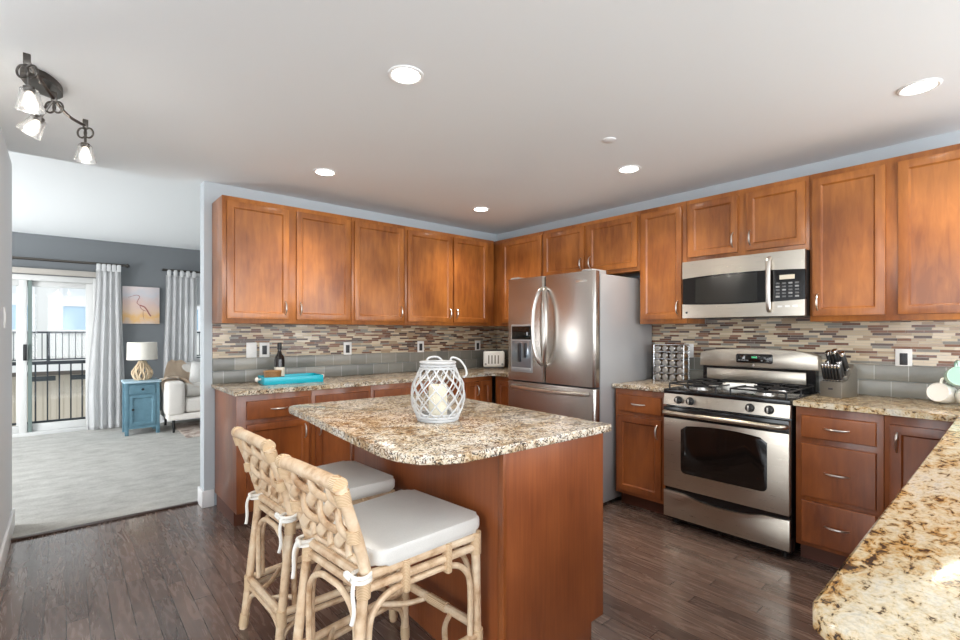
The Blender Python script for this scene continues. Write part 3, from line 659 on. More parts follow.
for x0, x1 in ((.03, .335), (.425, .73)):
    b = bm_(); z = .951; h = .0055
    for y in (-.625, -.36, -.10): tube(b, [(x0, y, z), (x1, y, z)], h, 8)
    for x in (x0, x1): tube(b, [(x, -.625, z), (x, -.10, z)], h, 8)
    xm = (x0+x1)/2
    for yc in (-.50, -.22):
        for dx, dy in ((1, 0), (-1, 0)): tube(b, smooth_pts([(xm+dx*.15, yc, z), (xm+dx*.09, yc, z+.006), (xm+dx*.03, yc, z+.003)], 4), h, 8)
        for dy in (1, -1): tube(b, smooth_pts([(xm, yc+dy*.125, z), (xm, yc+dy*.08, z+.006), (xm, yc+dy*.03, z+.003)], 4), h, 8)
    for x in (x0, x1):
        for y in (-.625, -.36, -.10): tube(b, [(x, y, z), (x, y, .916)], h, 8)
    obj('grate', b, IRON, t)
sr = thing('spoon_rest', 'small white spoon rest lying in the middle of the black cooktop', 'spoon rest', (-.36, -2.752, .9165), radians(-70))
b = bm_(); prism(b, roundrect(-.10, .10, -.038, .038, .03), 0, .042, 'z', bev=.008); obj('dish', b, CERAM, sr); b = bm_(); prism(b, roundrect(-.085, .085, -.028, .028, .02), .042, .045, 'z'); obj('dish_rim', b, CERAM, sr)

# ------------------------------------------------------------ microwave
t = thing('microwave', 'stainless over-the-range microwave with dark curved glass door', 'microwave', (0, -2.374, 0), RB)
MZ0, MZ1, MF = 1.402, 1.803, -.39
obj('body', B(.003, .757, -.375, -.002, MZ0, MZ1, bev=.004), BLACKPL, t)
def bow(x): return MF-.018*(1-(2*x/.76-1)**2)
def bowed(xs, zlo, zhi, th=.03, off=0):
    b = bm_(); F_ = []
    for x in xs:
        y = bow(x)-off; F_.append([b.verts.new(p) for p in ((x, y, zlo(x)), (x, y, zhi(x)), (x, y+th, zhi(x)), (x, y+th, zlo(x)))])
    for A, C in zip(F_, F_[1:]):
        for k in range(4): b.faces.new((A[k], A[(k+1) % 4], C[(k+1) % 4], C[k]))
    b.faces.new(F_[0][::-1]); b.faces.new(F_[-1]); return b
xs = [.002+.756*k/30 for k in range(31)]
topc = lambda x: MZ1-.12+.012*(1-((x-.38)/.38)**2)
botc = lambda x: MZ0+.098-.012*(1-((x-.38)/.38)**2)
obj('vent_panel', bowed(xs, topc, lambda x: MZ1), STEEL, t, 20)
obj('lower_trim', bowed(xs, lambda x: MZ0, botc), STEEL, t, 20)
xd = [.004+.568*k/24 for k in range(25)]; xp = [.574+.184*k/8 for k in range(9)]
md = obj('door', bowed(xd, lambda x: botc(x)-.0, lambda x: topc(x), .028, -.004), BLACKGLASS, t, 20)
xi = [.10+.40*k/10 for k in range(11)]
obj('door_window', bowed(xi, lambda x: botc(x)+.012, lambda x: topc(x)-.012, .004, -.0015), plain('window_mesh', (38, 36, 32), .12), md, 20)
cpn = obj('control_panel', bowed(xp, botc, topc, .028, -.003), BLACKGLASS, t, 20)
def mbox(x0, x1, z0, z1, off, nm, mat, par): return obj(nm, bowed([x0, (x0+x1)/2, x1], lambda x: z0, lambda x: z1, .004, off), mat, par, 20)
mbox(.625, .705, 1.628, 1.655, .0, 'display', LCD, cpn)
for r_ in range(5):
    for c_ in range(4): mbox(.605+c_*.034, .605+c_*.034+.02, 1.517+r_*.0205, 1.517+r_*.0205+.010, .0, 'button', DKBUT if (r_+c_) % 3 else BUTTON, cpn)
for c_ in range(3): mbox(.615+c_*.04, .640+c_*.04, 1.455, 1.467, .002, 'button', NICKEL, t)
b = bm_(); tube(b, smooth_pts([(.572, bow(.57), 1.765), (.574, bow(.57)-.032, 1.745), (.576, bow(.57)-.046, 1.60), (.574, bow(.57)-.032, 1.455), (.572, bow(.57), 1.435)], 8), .0135, 10); obj('handle', b, NICKEL, md)
b = bm_(); cyl(b, (.035, bow(.035)-.001, 1.44), (.035, bow(.035)+.004, 1.44), .0085, seg=16); obj('badge', b, DKGREY, t)

# ------------------------------------------------------------ wall plates
def plate(nm, label, u, z, side, kind):
    if side == 'back': loc, rot = (u, -.0095, z), 0
    elif side == 'right': loc, rot = (-.0095, u, z), RB
    else: loc, rot = (LX, u, z), radians(90)
    t = thing(nm, label, 'switch' if kind == 'switch' else 'outlet', loc, rot, 'wall plates')
    obj('cover_plate', B(-.038, .038, -.006, 0, -.06, .06, bev=.002), WHITEPL, t)
    if kind == 'switch': obj('rocker', B(-.017, .017, -.009, -.004, -.033, .033, bev=.002), WHITEPL, t)
    elif kind == 'outlet':
        s = obj('socket', B(-.018, .018, -.008, -.004, -.035, .035, bev=.002), DKGREY, t)
        b = bm_()
        for zz in (-.018, .018): box(b, -.008, -.005, -.0085, -.007, zz-.005, zz+.005); box(b, .005, .008, -.0085, -.007, zz-.005, zz+.005)
        obj('slots', b, BLACKPL, s)
plate('light_switch', 'white rocker switch plate above the left end of the turquoise tray', -2.643, 1.16, 'back', 'switch')
plate('wall_outlet', 'white outlet with dark socket beside the switch, just left of the bottle', -2.546, 1.159, 'back', 'outlet')
plate('wall_outlet', 'white outlet with dark socket on the mosaic between tray and lantern', -1.838, 1.152, 'back', 'outlet')
plate('wall_outlet', 'white outlet with dark socket just above the lantern on the mosaic', -1.055, 1.152, 'back', 'outlet')
plate('wall_outlet', 'white outlet with dark socket left of the toaster in the corner', -.30, 1.148, 'back', 'outlet')
plate('wall_outlet', 'white outlet with dark socket on the right wall above the mugs', -3.531, 1.142, 'right', 'outlet')
plate('wall_outlet', 'white wall plate half hidden behind the spice rack', -2.245, 1.15, 'right', 'blank')
plate('light_switch', 'white switch plate on the narrow left wall at the picture edge', -.12, 1.385, 'left', 'switch')

# ------------------------------------------------------------ things on the back worktop
t = thing('serving_tray', 'turquoise rectangular tray with white knobs on the back worktop', 'tray', (-2.43, -.27, .9145), radians(-5))
b = bm_(); L2, D2, H2 = .215, .115, .055
box(b, -L2, L2, -D2, D2, 0, .008, bev=.002)
for a in ((-L2, L2, -D2, -D2+.01), (-L2, L2, D2-.01, D2), (-L2, -L2+.01, -D2+.01, D2-.01), (L2-.01, L2, -D2+.01, D2-.01)): box(b, a[0], a[1], a[2], a[3], .002, H2, bev=.003)
obj('tray_body', b, TEAL, t)
for s in (-1, 1):
    b = bm_(); lathe(b, [(.006, 0), (.007, .014), (.017, .022), (.018, .03), (.012, .039), (.003, .041)], (s*L2, 0, .034), 16, Matrix.Rotation(s*pi/2, 3, 'Y')); obj('knob', b, KNOBW, t)
t = thing('wine_bottle', 'dark wine bottle with cream label standing in the turquoise tray', 'bottle', (-2.50, -.225, .9235))
b = bm_(); lathe(b, [(.03, 0), (.036, .004), (.037, .02), (.037, .165), (.034, .185), (.018, .212), (.0135, .235), (.0135, .262), (.0155, .264), (.0155, .29), (.013, .293)], seg=24); obj('glass_body', b, BOTTLE, t)
b = bm_(); lathe(b, [(.0374, .04), (.0377, .042), (.0377, .108), (.0374, .11)], seg=24); obj('bottle_label', b, LABEL, t)
b = bm_(); lathe(b, [(.0152, .245), (.0162, .247), (.0162, .29), (.0135, .296)], seg=20); obj('foil_cap', b, BLACKPL, t)
t = thing('wicker_basket', 'small brown wicker basket in the tray left of the bottle', 'basket', (-2.575, -.30, .9235))
b = bm_()
for k in range(9): tube(b, [((.038+.0012*k)*cos(q)*1.25, (.038+.0012*k)*sin(q), .005+k*.010+.003*(-1)**i*(k % 2)) for i, q in enumerate([2*pi*j/20 for j in range(20)])], .006, 6, closed=True)
obj('woven_body', b, BASKET, t); b = bm_(); lathe(b, [(.034, .002), (.036, .08), (.03, .084)], seg=18); obj('liner', b, WHITEPL, t)
# toaster
t = thing('toaster', 'white toaster with dark slot marks in the corner of the back worktop', 'toaster', (-.235, -.205, .9145), radians(-42))
obj('body', B(-.115, .115, -.08, .08, .012, .185, bev=.022, seg=4), WHITEPL, t)
b = bm_()
for k in range(4): box(b, -.062+k*.034, -.048+k*.034, -.0815, -.078, .05, .14, bev=.001)
obj('vent_slots', b, plain('grey_slot', (140, 134, 126), .4), t)
b = bm_(); box(b, -.085, .085, -.045, -.018, .18, .1865); box(b, -.085, .085, .018, .045, .18, .1865); obj('bread_slot', b, DKGREY, t)
b = bm_()
for x in (-.088, .09): cyl(b, (x, -.078, .045), (x, -.092, .045), .011, seg=14)
obj('dial', b, BUTTON, t); obj('lever', B(.116, .132, -.015, .015, .1, .112, bev=.003), DKGREY, t); obj('base', B(-.1, .1, -.07, .07, 0, .012), DKGREY, t)

# ------------------------------------------------------------ lantern
t = thing('lantern', 'white rattan lattice lantern with rope handle on the island top', 'lantern', (-2.505, -2.30, .9145), radians(-20))
def lr(z):
    ks = [(0, .084), (.02, .091), (.06, .110), (.11, .117), (.16, .110), (.205, .088), (.235, .074), (.258, .076)]
    for (a, ra), (b_, rb) in zip(ks, ks[1:]):
        if z <= b_:
            q = (z-a)/(b_-a); q = q*q*(3-2*q)*.5+q*.5; return ra+(rb-ra)*q
    return .082
b = bm_()
for s in (-1, 1):
    for k in range(13):
        a0 = 2*pi*k/13; pts = []
        for i in range(19):
            z = .01+.225*i/18; a = a0+s*radians(95)*i/18; rr = lr(z)+s*.002; pts.append((rr*cos(a), rr*sin(a), z))
        tube(b, pts, .0033, 6)
obj('lattice', b, LWHITE, t)
for r0, z, q in ((.086, .006, .007), (.091, .018, .006), (.088, .03, .004), (.078, .228, .005), (.075, .24, .0055), (.076, .253, .0055)):
    b = bm_(); tube(b, [(r0*cos(2*pi*k/32), r0*sin(2*pi*k/32), z) for k in range(32)], q, 8, closed=True); obj('hoop', b, LWHITE, t)
b = bm_(); lathe(b, [(.085, .001), (.085, .006)], seg=28); obj('base_disc', b, LWHITE, t)
b = bm_()
tube(b, smooth_pts([(.07, .045, .25), (.082, .05, .270), (.105, .02, .262), (.122, -.01, .232), (.124, -.03, .2), (.112, -.025, .185)], 6), .0048, 8)
tube(b, smooth_pts([(-.035, .07, .25), (-.02, .075, .270), (.02, .075, .272), (.045, .068, .25)], 6), .0048, 8); obj('rope_handle', b, LWHITE, t)
b = bm_(); lathe(b, [(.06, .008), (.06, .20), (.057, .20), (.057, .012)], seg=28); obj('glass_cylinder', b, PANE, t)
t = thing('pillar_candle', 'ivory pillar candle standing inside the white lantern', 'candle', (-2.505, -2.30, .9265))
b = bm_(); lathe(b, [(.040, 0), (.041, .003), (.041, .135), (.036, .142), (.01, .138)], seg=24); obj('wax', b, WAX, t); b = bm_(); cyl(b, (0, 0, .137), (.002, 0, .152), .0015, seg=6); obj('wick', b, BLACKPL, t)

# ------------------------------------------------------------ spice rack
SRX, SRY = -.13, -2.165
t = thing('spice_rack', 'chrome wire spice rack on the short worktop left of the range', 'spice rack', (SRX, SRY, .9145), RB)
b = bm_()
for x in (-.122, .122):
    tube(b, [(x, -.055, 0), (x, -.055, .285)], .0028, 8); tube(b, [(x, .03, 0), (x, .03, .285)], .0028, 8); tube(b, [(x, -.055, .285), (x, .03, .285)], .004, 8); tube(b, [(x, -.055, .005), (x, .03, .005)], .004, 8)
for r_ in range(6):
    z = .006+r_*.0565
    for y in (-.05, .025): tube(b, [(-.122, y, z), (.122, y, z)], .003, 6)
obj('frame', b, CHROME, t)
rows = ['bottom', 'second lowest', 'middle', 'second highest', 'top']; cols = ['first', 'second', 'third', 'fourth']
jb = jl = None
for r_ in range(5):
    for c_ in range(4):
        lb = 'steel-lidded spice jar, %s from left in the %s row of the chrome rack' % (cols[c_], rows[r_])
        loc = (SRX+.05-.05, SRY-(-.0885+c_*.059), .9145+.0105+r_*.0565+.0225)
        j = thing('spice_jar', lb, 'jar', loc, RB, 'spice jars in the chrome rack')
        if jb is None:
            ax = Matrix.Rotation(radians(90), 3, 'X')
            bb = bm_(); lathe(bb, [(.020, -.045), (.0215, -.042), (.0215, .03), (.018, .036)], seg=16, mat=ax); jb = obj('glass_body', bb, SPICE, j)
            bb = bm_(); lathe(bb, [(.0225, .036), (.0232, .038), (.0232, .056), (.019, .0595)], seg=20, mat=ax); jl = obj('lid', bb, LIDM, j)
        else:
            for src in (jb, jl):
                c = src.copy(); COL.objects.link(c); c.parent = j

# ------------------------------------------------------------ knife block and knives
KX, KY = -.25, -3.262; KR = radians(-104)
t = thing('knife_block', 'satin steel knife block on the worktop right of the range', 'knife block', (KX, KY, .9145), KR)
b = bm_(); prism(b, [(-.075, 0), (.10, 0), (.10, .165), (.055, .195), (-.005, .10), (-.075, .092)], -.058, .058, 'x', bev=.003); obj('block', b, STEELB, t)
b = bm_()
for k in range(6): box(b, -.047+k*.0168, -.037+k*.0168, -.068, -.032, .0932, .0965)
obj('slots', b, BLACKPL, t)
b = bm_(); box(b, -.012, .012, -.0765, -.0745, .045, .055); obj('badge', b, DKGREY, t)
def knife(label, x, y, z, tilt, L, r):
    k = thing('kitchen_knife', label, 'knife', (0, 0, 0), 0, 'knives in the steel block')
    Mx = Matrix.Translation((KX, KY, .9145)) @ Matrix.Rotation(KR, 4, 'Z') @ Matrix.Translation((x, y, z)) @ Matrix.Rotation(radians(tilt), 4, 'X')
    k.matrix_world = Mx; k.location = Mx.to_translation(); k.rotation_euler = Mx.to_euler()
    b = bm_(); prism(b, roundrect(-r, r, -r*1.6, r*1.6, r*.8, 3), .012, L, 'z', bev=.002); obj('handle', b, BLACKPL, k)
    b = bm_(); prism(b, roundrect(-r*1.05, r*1.05, -r*1.65, r*1.65, r*.8, 3), L, L+.021, 'z', bev=.003); obj('pommel', b, CHROME, k)
    b = bm_(); box(b, -r*1.0, r*1.0, -r*1.5, r*1.5, .003, .012, bev=.001); obj('bolster', b, CHROME, k); obj('blade', B(-.001, .001, -r*1.3, r*1.3, -.06, .003), CHROME, k)
nm6 = ['leftmost', 'second from left', 'third from left', 'fourth from left', 'fifth from left', 'rightmost']
for k in range(6): knife('steak knife with black handle, %s in the front row of the steel block' % nm6[k], -.042+k*.0168, -.05, .0945, 16, .086, .0074)
for k, (x, L) in enumerate(((-.036, .105), (.0, .115), (.036, .10))): knife('large black-handled knife, %s in the tall rear row of the steel block' % ['left', 'middle', 'right'][k], x, .025, .16, 28, L, .012)
for k, x in enumerate((-.03, .03)): knife('short black-handled knife, %s in the middle row of the steel block' % ['left', 'right'][k], x, -.0, .115, 26, .09, .0105)

# ------------------------------------------------------------ mugs
def mug(label, loc, rx, rz, mo, mi, extra=0):
    t = thing('mug', label, 'mug', loc, 0, 'mugs piled at the wall end')
    t.rotation_euler = (rx, extra, rz)
    b = bm_(); lathe(b, [(q*1.2, z*1.2) for q, z in [(.028, 0), (.036, .003), (.043, .03), (.044, .06), (.042, .088), (.0395, .088), (.041, .06), (.040, .03), (.03, .008), (.004, .006)]], (0, 0, -.054), 28); obj('cup', b, mo, t, 60)
    b = bm_(); tube(b, smooth_pts([(0, .049, .034), (0, .074, .031), (0, .084, .0), (0, .074, -.026), (0, .050, -.031)], 5), .0062, 8); obj('handle', b, mo, t)
    b = bm_(); lathe(b, [(q*1.2, z*1.2) for q, z in [(.0388, .0845), (.0404, .06), (.0396, .03), (.0296, .0085), (.0035, .0065)]], (0, 0, -.054), 28); bb = obj('glazed_inside', b, mi, t, 60)
# lying on their sides, handles up, mouths to the kitchen
mug('white mug lying on its side, left one at the base of the mug pile', (-.165, -3.715, .9685), radians(78), radians(-115), CERAM, CERAM)
mug('white mug lying on its side beside it at the right picture edge', (-.215, -3.825, .9685), radians(80), radians(-50), CERAM, CERAM)
mug('mint green mug lying on top of the two white mugs', (-.175, -3.768, 1.064), radians(80), radians(-75), MINT, MINTIN)

# ------------------------------------------------------------ ceiling fittings
def downlight(label, x, y):
    t = thing('recessed_light', label, 'ceiling light', (x, y, ZC), 0, 'recessed ceiling lights')
    b = bm_(); lathe(b, [(.078, 0), (.078, -.004), (.070, -.007), (.060, -.004), (.060, 0)], seg=32); obj('trim_ring', b, WHITE, t)
    b = bm_(); lathe(b, [(.060, -.003), (.059, -.005), (.01, -.006)], seg=32); obj('lens', b, LENS, t)
    l = bpy.data.lights.new('downlight_beam', 'SPOT'); l.energy = 47; l.spot_size = radians(125); l.spot_blend = .8; l.shadow_soft_size = .06; l.color = (1, .9, .76)
    o = bpy.data.objects.new('downlight_beam', l); COL.objects.link(o); o.parent = t; o.location = (0, 0, -.03)
downlight('round recessed ceiling light at top centre above the island', -2.627, -2.231)
downlight('round recessed ceiling light at the upper right above the range side', -.80, -3.686)
downlight('round recessed ceiling light in front of the left upper cabinets', -2.374, -.779)
downlight('round recessed ceiling light in front of the refrigerator and microwave', -.823, -2.211)
downlight('round recessed ceiling light nearest the kitchen corner', -.889, -.741)
b = bm_(); lathe(b, [(.04, 0), (.04, -.004), (.036, -.006), (.004, -.006)], (-1.352, -2.407, ZC), 28); single('sprinkler_cover', b, WHITE, 'small flat white round cover plate on the ceiling between two recessed lights', 'cover plate')

# track light
t = thing('track_light', 'dark bar ceiling light with three glass-shaded heads at the upper left', 'ceiling light', (0, 0, 0))
b = bm_(); tr = Matrix.Rotation(radians(72), 3, 'Z')
prism(b, [((tr @ Vector((x, y, 0))).x-3.825, (tr @ Vector((x, y, 0))).y-1.13) for x, y in [(.13*cos(2*pi*k/32), .06*sin(2*pi*k/32)) for k in range(32)]], ZC-.028, ZC, 'z', bev=.006); obj('canopy', b, BRONZE, t)
hp = [(-3.858, -1.52), (-3.785, -1.20), (-3.672, -.94)]
b = bm_(); tube(b, smooth_pts([(hp[0][0], hp[0][1], 2.335), (-3.835, -1.36, 2.35), (hp[1][0], hp[1][1], 2.325), (-3.735, -1.07, 2.31), (hp[2][0], hp[2][1], 2.325)], 8), .007, 10)
tube(b, [(-3.826, -1.3, 2.345), (-3.826, -1.22, ZC-.02)], .006, 8); tube(b, [(-3.785, -1.2, 2.325), (-3.81, -1.1, ZC-.02)], .006, 8); obj('bar', b, BRONZE, t)
for (x, y), (tx, ty) in zip(hp, ((.012, .02), (-.10, .02), (.0, 0))):
    h = bm_(); zt = 2.325; box(h, x-.011, x+.011, y-.011, y+.011, zt-.012, zt+.03, bev=.002)
    for s in (-1, 1):
        dx, dy = .017*s*cos(radians(-40)), .017*s*sin(radians(-40))
        tube(h, [(x+dx+.021*cos(a)*cos(radians(-40)), y+dy+.021*cos(a)*sin(radians(-40)), zt-.035+.024*sin(a)) for a in [2*pi*k/18 for k in range(18)]], .0042, 8, closed=True)
    e = Vector((x+tx*.5, y+ty*.5, zt-.10)); cyl(h, (x, y, zt), e, .0055, seg=8)
    ax = (Vector((x, y, zt))-e).normalized(); q = Vector((0, 0, 1)).rotation_difference(ax).to_matrix()
    lathe(h, [(.012, -.012), (.018, -.008), (.018, .012), (.008, .016)], e, 16, q); ho = obj('head', h, BRONZE, t)
    b = bm_(); lathe(b, [(.028, .002), (.033, -.03), (.044, -.075), (.0425, -.075), (.0315, -.03), (.0265, .0)], e, 24, q)
    obj('glass_shade', b, FROST, ho)
    b = bm_(); lathe(b, [(.008, -.012), (.014, -.03), (.02, -.052), (.016, -.068), (.004, -.074)], e, 16, q); obj('bulb', b, BULB, ho)
    l = bpy.data.lights.new('bulb_glow', 'POINT'); l.energy = 2.5; l.shadow_soft_size = .02; l.color = (1, .93, .84)
    lo = bpy.data.objects.new('bulb_glow', l); COL.objects.link(lo); lo.location = e-ax*.095; lo.parent = ho

# ------------------------------------------------------------ lounge
def curtain(label, x0, x1, xb0, xb1, y, ztop, zbot, nf, group):
    t = thing('curtain', label, 'curtain', (0, 0, 0), 0, group)
    b = bm_(); NX, NZ = 72, 30; V = []
    for j in range(NZ+1):
        q = j/NZ; z = ztop+(zbot-ztop)*q; row = []
        sw = .5-.5*cos(pi*min(1, q*1.15))
        a, c = x0+(xb0-x0)*sw, x1+(xb1-x1)*sw
        for i in range(NX+1):
            s = i/NX; amp = .012+.018*q
            row.append(b.verts.new((a+(c-a)*s+.006*sin(nf*2*pi*s*1.3+q*2), y+amp*sin(nf*2*pi*s+.6*sin(3*q+s*4)), z)))
        V.append(row)
    for j in range(NZ):
        for i in range(NX): b.faces.new((V[j][i], V[j][i+1], V[j+1][i+1], V[j+1][i]))
    bmesh.ops.solidify(b, geom=b.faces[:], thickness=.004); obj('cloth', b, CURT, t, 180)
    b = bm_(); nt = 5
    for k in range(nt):
        xc = x0+(x1-x0)*(k+.5)/nt
        tube(b, smooth_pts([(xc, y-.018, ztop-.02), (xc, y-.022, ztop+.055), (xc, y, ztop+.082), (xc, y+.022, ztop+.055), (xc, y+.018, ztop-.02)], 4), .022, 8, flat=.15, up=(0, 1, .01))
    obj('tab', b, CURT, t)
    return t
YC = 4.07
b = bm_(); cyl(b, (-5.2, YC, 2.208), (-3.12, YC, 2.208), .0165)
r1 = thing('curtain_rod', 'grey curtain rod above the sliding balcony door', 'curtain rod'); obj('rod', b, BRONZE, r1)
b = bm_(); 
for x in (-3.30, -4.3): box(b, x-.01, x+.01, YC, 4.17, 2.195, 2.22)
obj('bracket', b, BRONZE, r1); b = bm_(); lathe(b, [(.01, 0), (.026, .012), (.026, .03), (.008, .045)], (-3.12, YC, 2.208), 16, Matrix.Rotation(pi/2, 3, 'Y')); obj('finial', b, BRONZE, r1)
r2 = thing('curtain_rod', 'grey curtain rod above the window behind the sofa', 'curtain rod'); b = bm_(); cyl(b, (-2.70, YC, 2.19), (-.75, YC, 2.19), .0165); obj('rod', b, BRONZE, r2)
b = bm_()
for x in (-2.55, -.9): box(b, x-.01, x+.01, YC, 4.17, 2.178, 2.202)
obj('bracket', b, BRONZE, r2)
curtain('long white tab-top curtain beside the sliding door, left of the heron picture', -3.435, -3.165, -3.53, -3.13, YC, 2.135, .02, 4.5, 'white tab-top curtains')
curtain('white tab-top curtain behind the cream sofa at the window', -2.655, -2.27, -2.70, -2.28, YC, 2.12, .05, 5.5, 'white tab-top curtains')
# picture
t = thing('wall_picture', 'unframed canvas of a wading bird in orange and blue on the grey wall', 'picture', (-2.935, 4.168, 1.678))
m = M('canvas_sunset_wash', rough=.8); tc = m.n('ShaderNodeTexCoord').outputs['Object']; sp = m.n('ShaderNodeSeparateXYZ', {0: tc})
f = m.math('ADD', m.math('MULTIPLY_ADD', sp.outputs[2], 1.7, .5), m.math('MULTIPLY_ADD', m.noise(tc, 7, 4), .5, -.25))
m.set('Base Color', m.ramp(f, [(.05, S(218, 196, 182)), (.2, S(228, 184, 124)), (.36, S(224, 196, 174)), (.55, S(214, 188, 180)), (.75, S(202, 200, 204)), (.95, S(218, 204, 202))]))
obj('canvas', B(-.212, .212, -.03, 0, -.258, .258, bev=.003), m.m, t)
b = bm_()
def stroke(pts, r): tube(b, smooth_pts([(x, -.031, z) for x, z in pts], 6), r, 6, flat=.5, up=(0, 1, 0.01))
stroke([(-.09, .13), (-.05, .14), (-.02, .12), (-.04, .07), (-.05, .03), (-.02, .0)], .004); stroke([(-.15, .105), (-.09, .13)], .0025)
stroke([(-.02, .0), (.03, -.02), (.06, -.06), (.09, -.12), (.11, -.15)], .009); stroke([(-.02, .0), (.0, -.05), (.05, -.08)], .004); stroke([(.02, -.06), (.02, -.14), (.03, -.2)], .002)
obj('bird_drawing', b, plain('rose_brown_paint', (158, 96, 92), .8), t)
# nightstand
t = thing('nightstand', 'small blue painted nightstand with drawer and door beside the sofa', 'nightstand', (-3.0, 3.72, 0), 0)
NW, ND, NH = .162, .36, .66
b = bm_(); box(b, -NW+.02, NW-.02, -ND+.008, 0, .10, NH-.002); box(b, -NW+.02, NW-.02, -ND+.003, -ND+.012, .085, .115); obj('carcass', b, BLUE, t)
for sx in (-1, 1):
    for sy in (-ND+.02, -.02):
        b = bm_(); prism(b, [(sx*NW-.02, .0), (sx*NW+.02, .0), (sx*NW+.02, NH), (sx*NW-.02, NH)], sy-.02, sy+.02, 'y', bev=.003); obj('leg', b, BLUE, t)
obj('top', B(-NW-.034, NW+.034, -ND-.03, .03, NH, NH+.025, bev=.006), BLUET, t)
d = obj('drawer', drawer_front(-NW+.026, NW-.026, .525, .635, -ND-.008, .018), BLUE, t)
b = bm_(); lathe(b, [(.007, 0), (.008, .012), (.015, .02), (.010, .03)], (0, -ND-.008, .58), 14, Matrix.Rotation(pi/2, 3, 'X')); obj('knob', b, BLACKPL, d)
d = obj('door', panel_door(-NW+.026, NW-.026, .125, .505, -ND-.008, .04, .018), BLUE, t)
b = bm_(); lathe(b, [(.007, 0), (.008, .012), (.015, .02), (.010, .03)], (-NW+.06, -ND-.008, .33), 14, Matrix.Rotation(pi/2, 3, 'X')); obj('knob', b, BLACKPL, d)
# lamp
t = thing('table_lamp', 'table lamp with beaded wood base and cream drum shade on the nightstand', 'lamp', (-2.985, 3.55, .6855))
def br(z):
    ks = [(0, .072), (.03, .092), (.075, .110), (.11, .106), (.16, .078), (.21, .046), (.24, .034)]
    for (a, ra), (c, rb) in zip(ks, ks[1:]):
        if z <= c: return ra+(rb-ra)*(z-a)/(c-a)
    return .034
b = bm_()
for k in range(17):
    for i in range(19):
        z = .008+.228*i/18; a = 2*pi*k/17+.10*sin(pi*i/6)*(1 if k % 2 else -1)
        bmesh.ops.create_icosphere(b, subdivisions=1, radius=.0125, matrix=Matrix.Translation((br(z)*cos(a), br(z)*sin(a), z)))
for rr, zz in ((.072, .006), (.034, .238)): tube(b, [(rr*cos(2*pi*k/24), rr*sin(2*pi*k/24), zz) for k in range(24)], .007, 8, closed=True)
obj('beaded_base', b, BEAD, t, 80)
b = bm_(); cyl(b, (0, 0, .235), (0, 0, .34), .008, seg=10); obj('stem', b, BRONZE, t)
b = bm_(); lathe(b, [(.166, .262), (.161, .485), (.157, .485), (.162, .262)], seg=36); obj('shade', b, SHADE, t)
# sofa
t = thing('sofa', 'cream upholstered sofa on dark legs under the lounge window', 'sofa', (-2.775, 3.15, 0))
SW = 2.0
obj('base', B(.02, SW-.02, .02, .80, .17, .25, bev=.01), SOFA, t)
for x in (0, SW-.21): obj('arm', B(x, x+.21, 0, .82, .23, .665, bev=.045, seg=4), SOFA, t)
obj('backrest', B(.1, SW-.1, .62, .84, .24, .87, bev=.05, seg=4), SOFA, t)
for k in range(2):
    x0 = .215+k*.787; obj('seat_cushion', B(x0, x0+.78, .02, .64, .255, .44, bev=.04, seg=4), SOFA, t); obj('back_cushion', B(x0+.01, x0+.77, .5, .68, .445, .86, bev=.06, seg=4), SOFA, t)
for x in (.09, SW-.09):
    for y in (.08, .74): b = bm_(); cyl(b, (x, y, .006), (x, y, .18), .014, .02, 12); obj('leg', b, BLACKPL, t)
b = bm_(); tube(b, [(-2.545, 3.33, .535), (-2.535, 3.335, .535), (-2.145, 3.36, .535), (-2.135, 3.36, .535)], [.08, .095, .095, .08], 20); single('bolster_pillow', b, SOFA, 'round cream bolster pillow at the left end of the sofa seat', 'pillow')
def cushion(w_, h_, d_):
    b = bm_(); N = 14; top = {}
    for s in (1, -1):
        for i in range(N+1):
            for j in range(N+1):
                u, v = -1+2*i/N, -1+2*j/N; th = d_*((1-abs(u)**2.6)*(1-abs(v)**2.6))**.45
                pinch = 1-.06*(1-abs(u)*abs(v))*0
                if (i in (0, N) or j in (0, N)) and s == -1: top[(s, i, j)] = top[(1, i, j)]; continue
                top[(s, i, j)] = b.verts.new((u*w_, s*th, v*h_))
        for i in range(N):
            for j in range(N): b.faces.new([top[(s, *q)] for q in ((i, j), (i+1, j), (i+1, j+1), (i, j+1))])
    return b
o = single('throw_pillow', cushion(.22, .19, .07), PILLOW, 'textured white throw pillow leaning against the sofa back', 'pillow', (-2.25, 3.50, .685)); o.rotation_euler = (radians(-16), radians(12), radians(8))
b = bm_(); NX, NY = 22, 22; V = []
def smst(a, b_, x): q = min(1, max(0, (x-a)/(b_-a))); return q*q*(3-2*q)
for i in range(NX+1):
    row = []; u = i/NX
    for j in range(NY+1):
        v = j/NY; y = .14+.44*v+.05*sin(u*5); x = -.02+.40*u*(1-.35*v)+.13*v*v
        z = .672+.205*smst(.40, .60, y)
        if u < .12: x = -.022+.13*v*v; z -= .16*(1-u/.12)*(1-.4*v)
        z -= .13*smst(.45, 1.0, u)*(1-smst(.35, .6, y))
        z += .016*abs(sin(7*u+4*v))+.012*abs(sin(11*v-3*u))+.008
        row.append(b.verts.new((x, y, z)))
    V.append(row)
for i in range(NX):
    for j in range(NY): b.faces.new((V[i][j], V[i][j+1], V[i+1][j+1], V[i+1][j]))
bmesh.ops.solidify(b, geom=b.faces[:], thickness=.008)
single('throw_blanket', b, THROW, 'tan throw blanket draped over the left arm of the sofa', 'blanket', (-2.775, 3.16, .012))
single('area_rug', B(-2.62, .2, 2.75, 3.9, .006, .014, bev=.002), RUGM, 'faded patterned rug under the front of the sofa', 'rug')

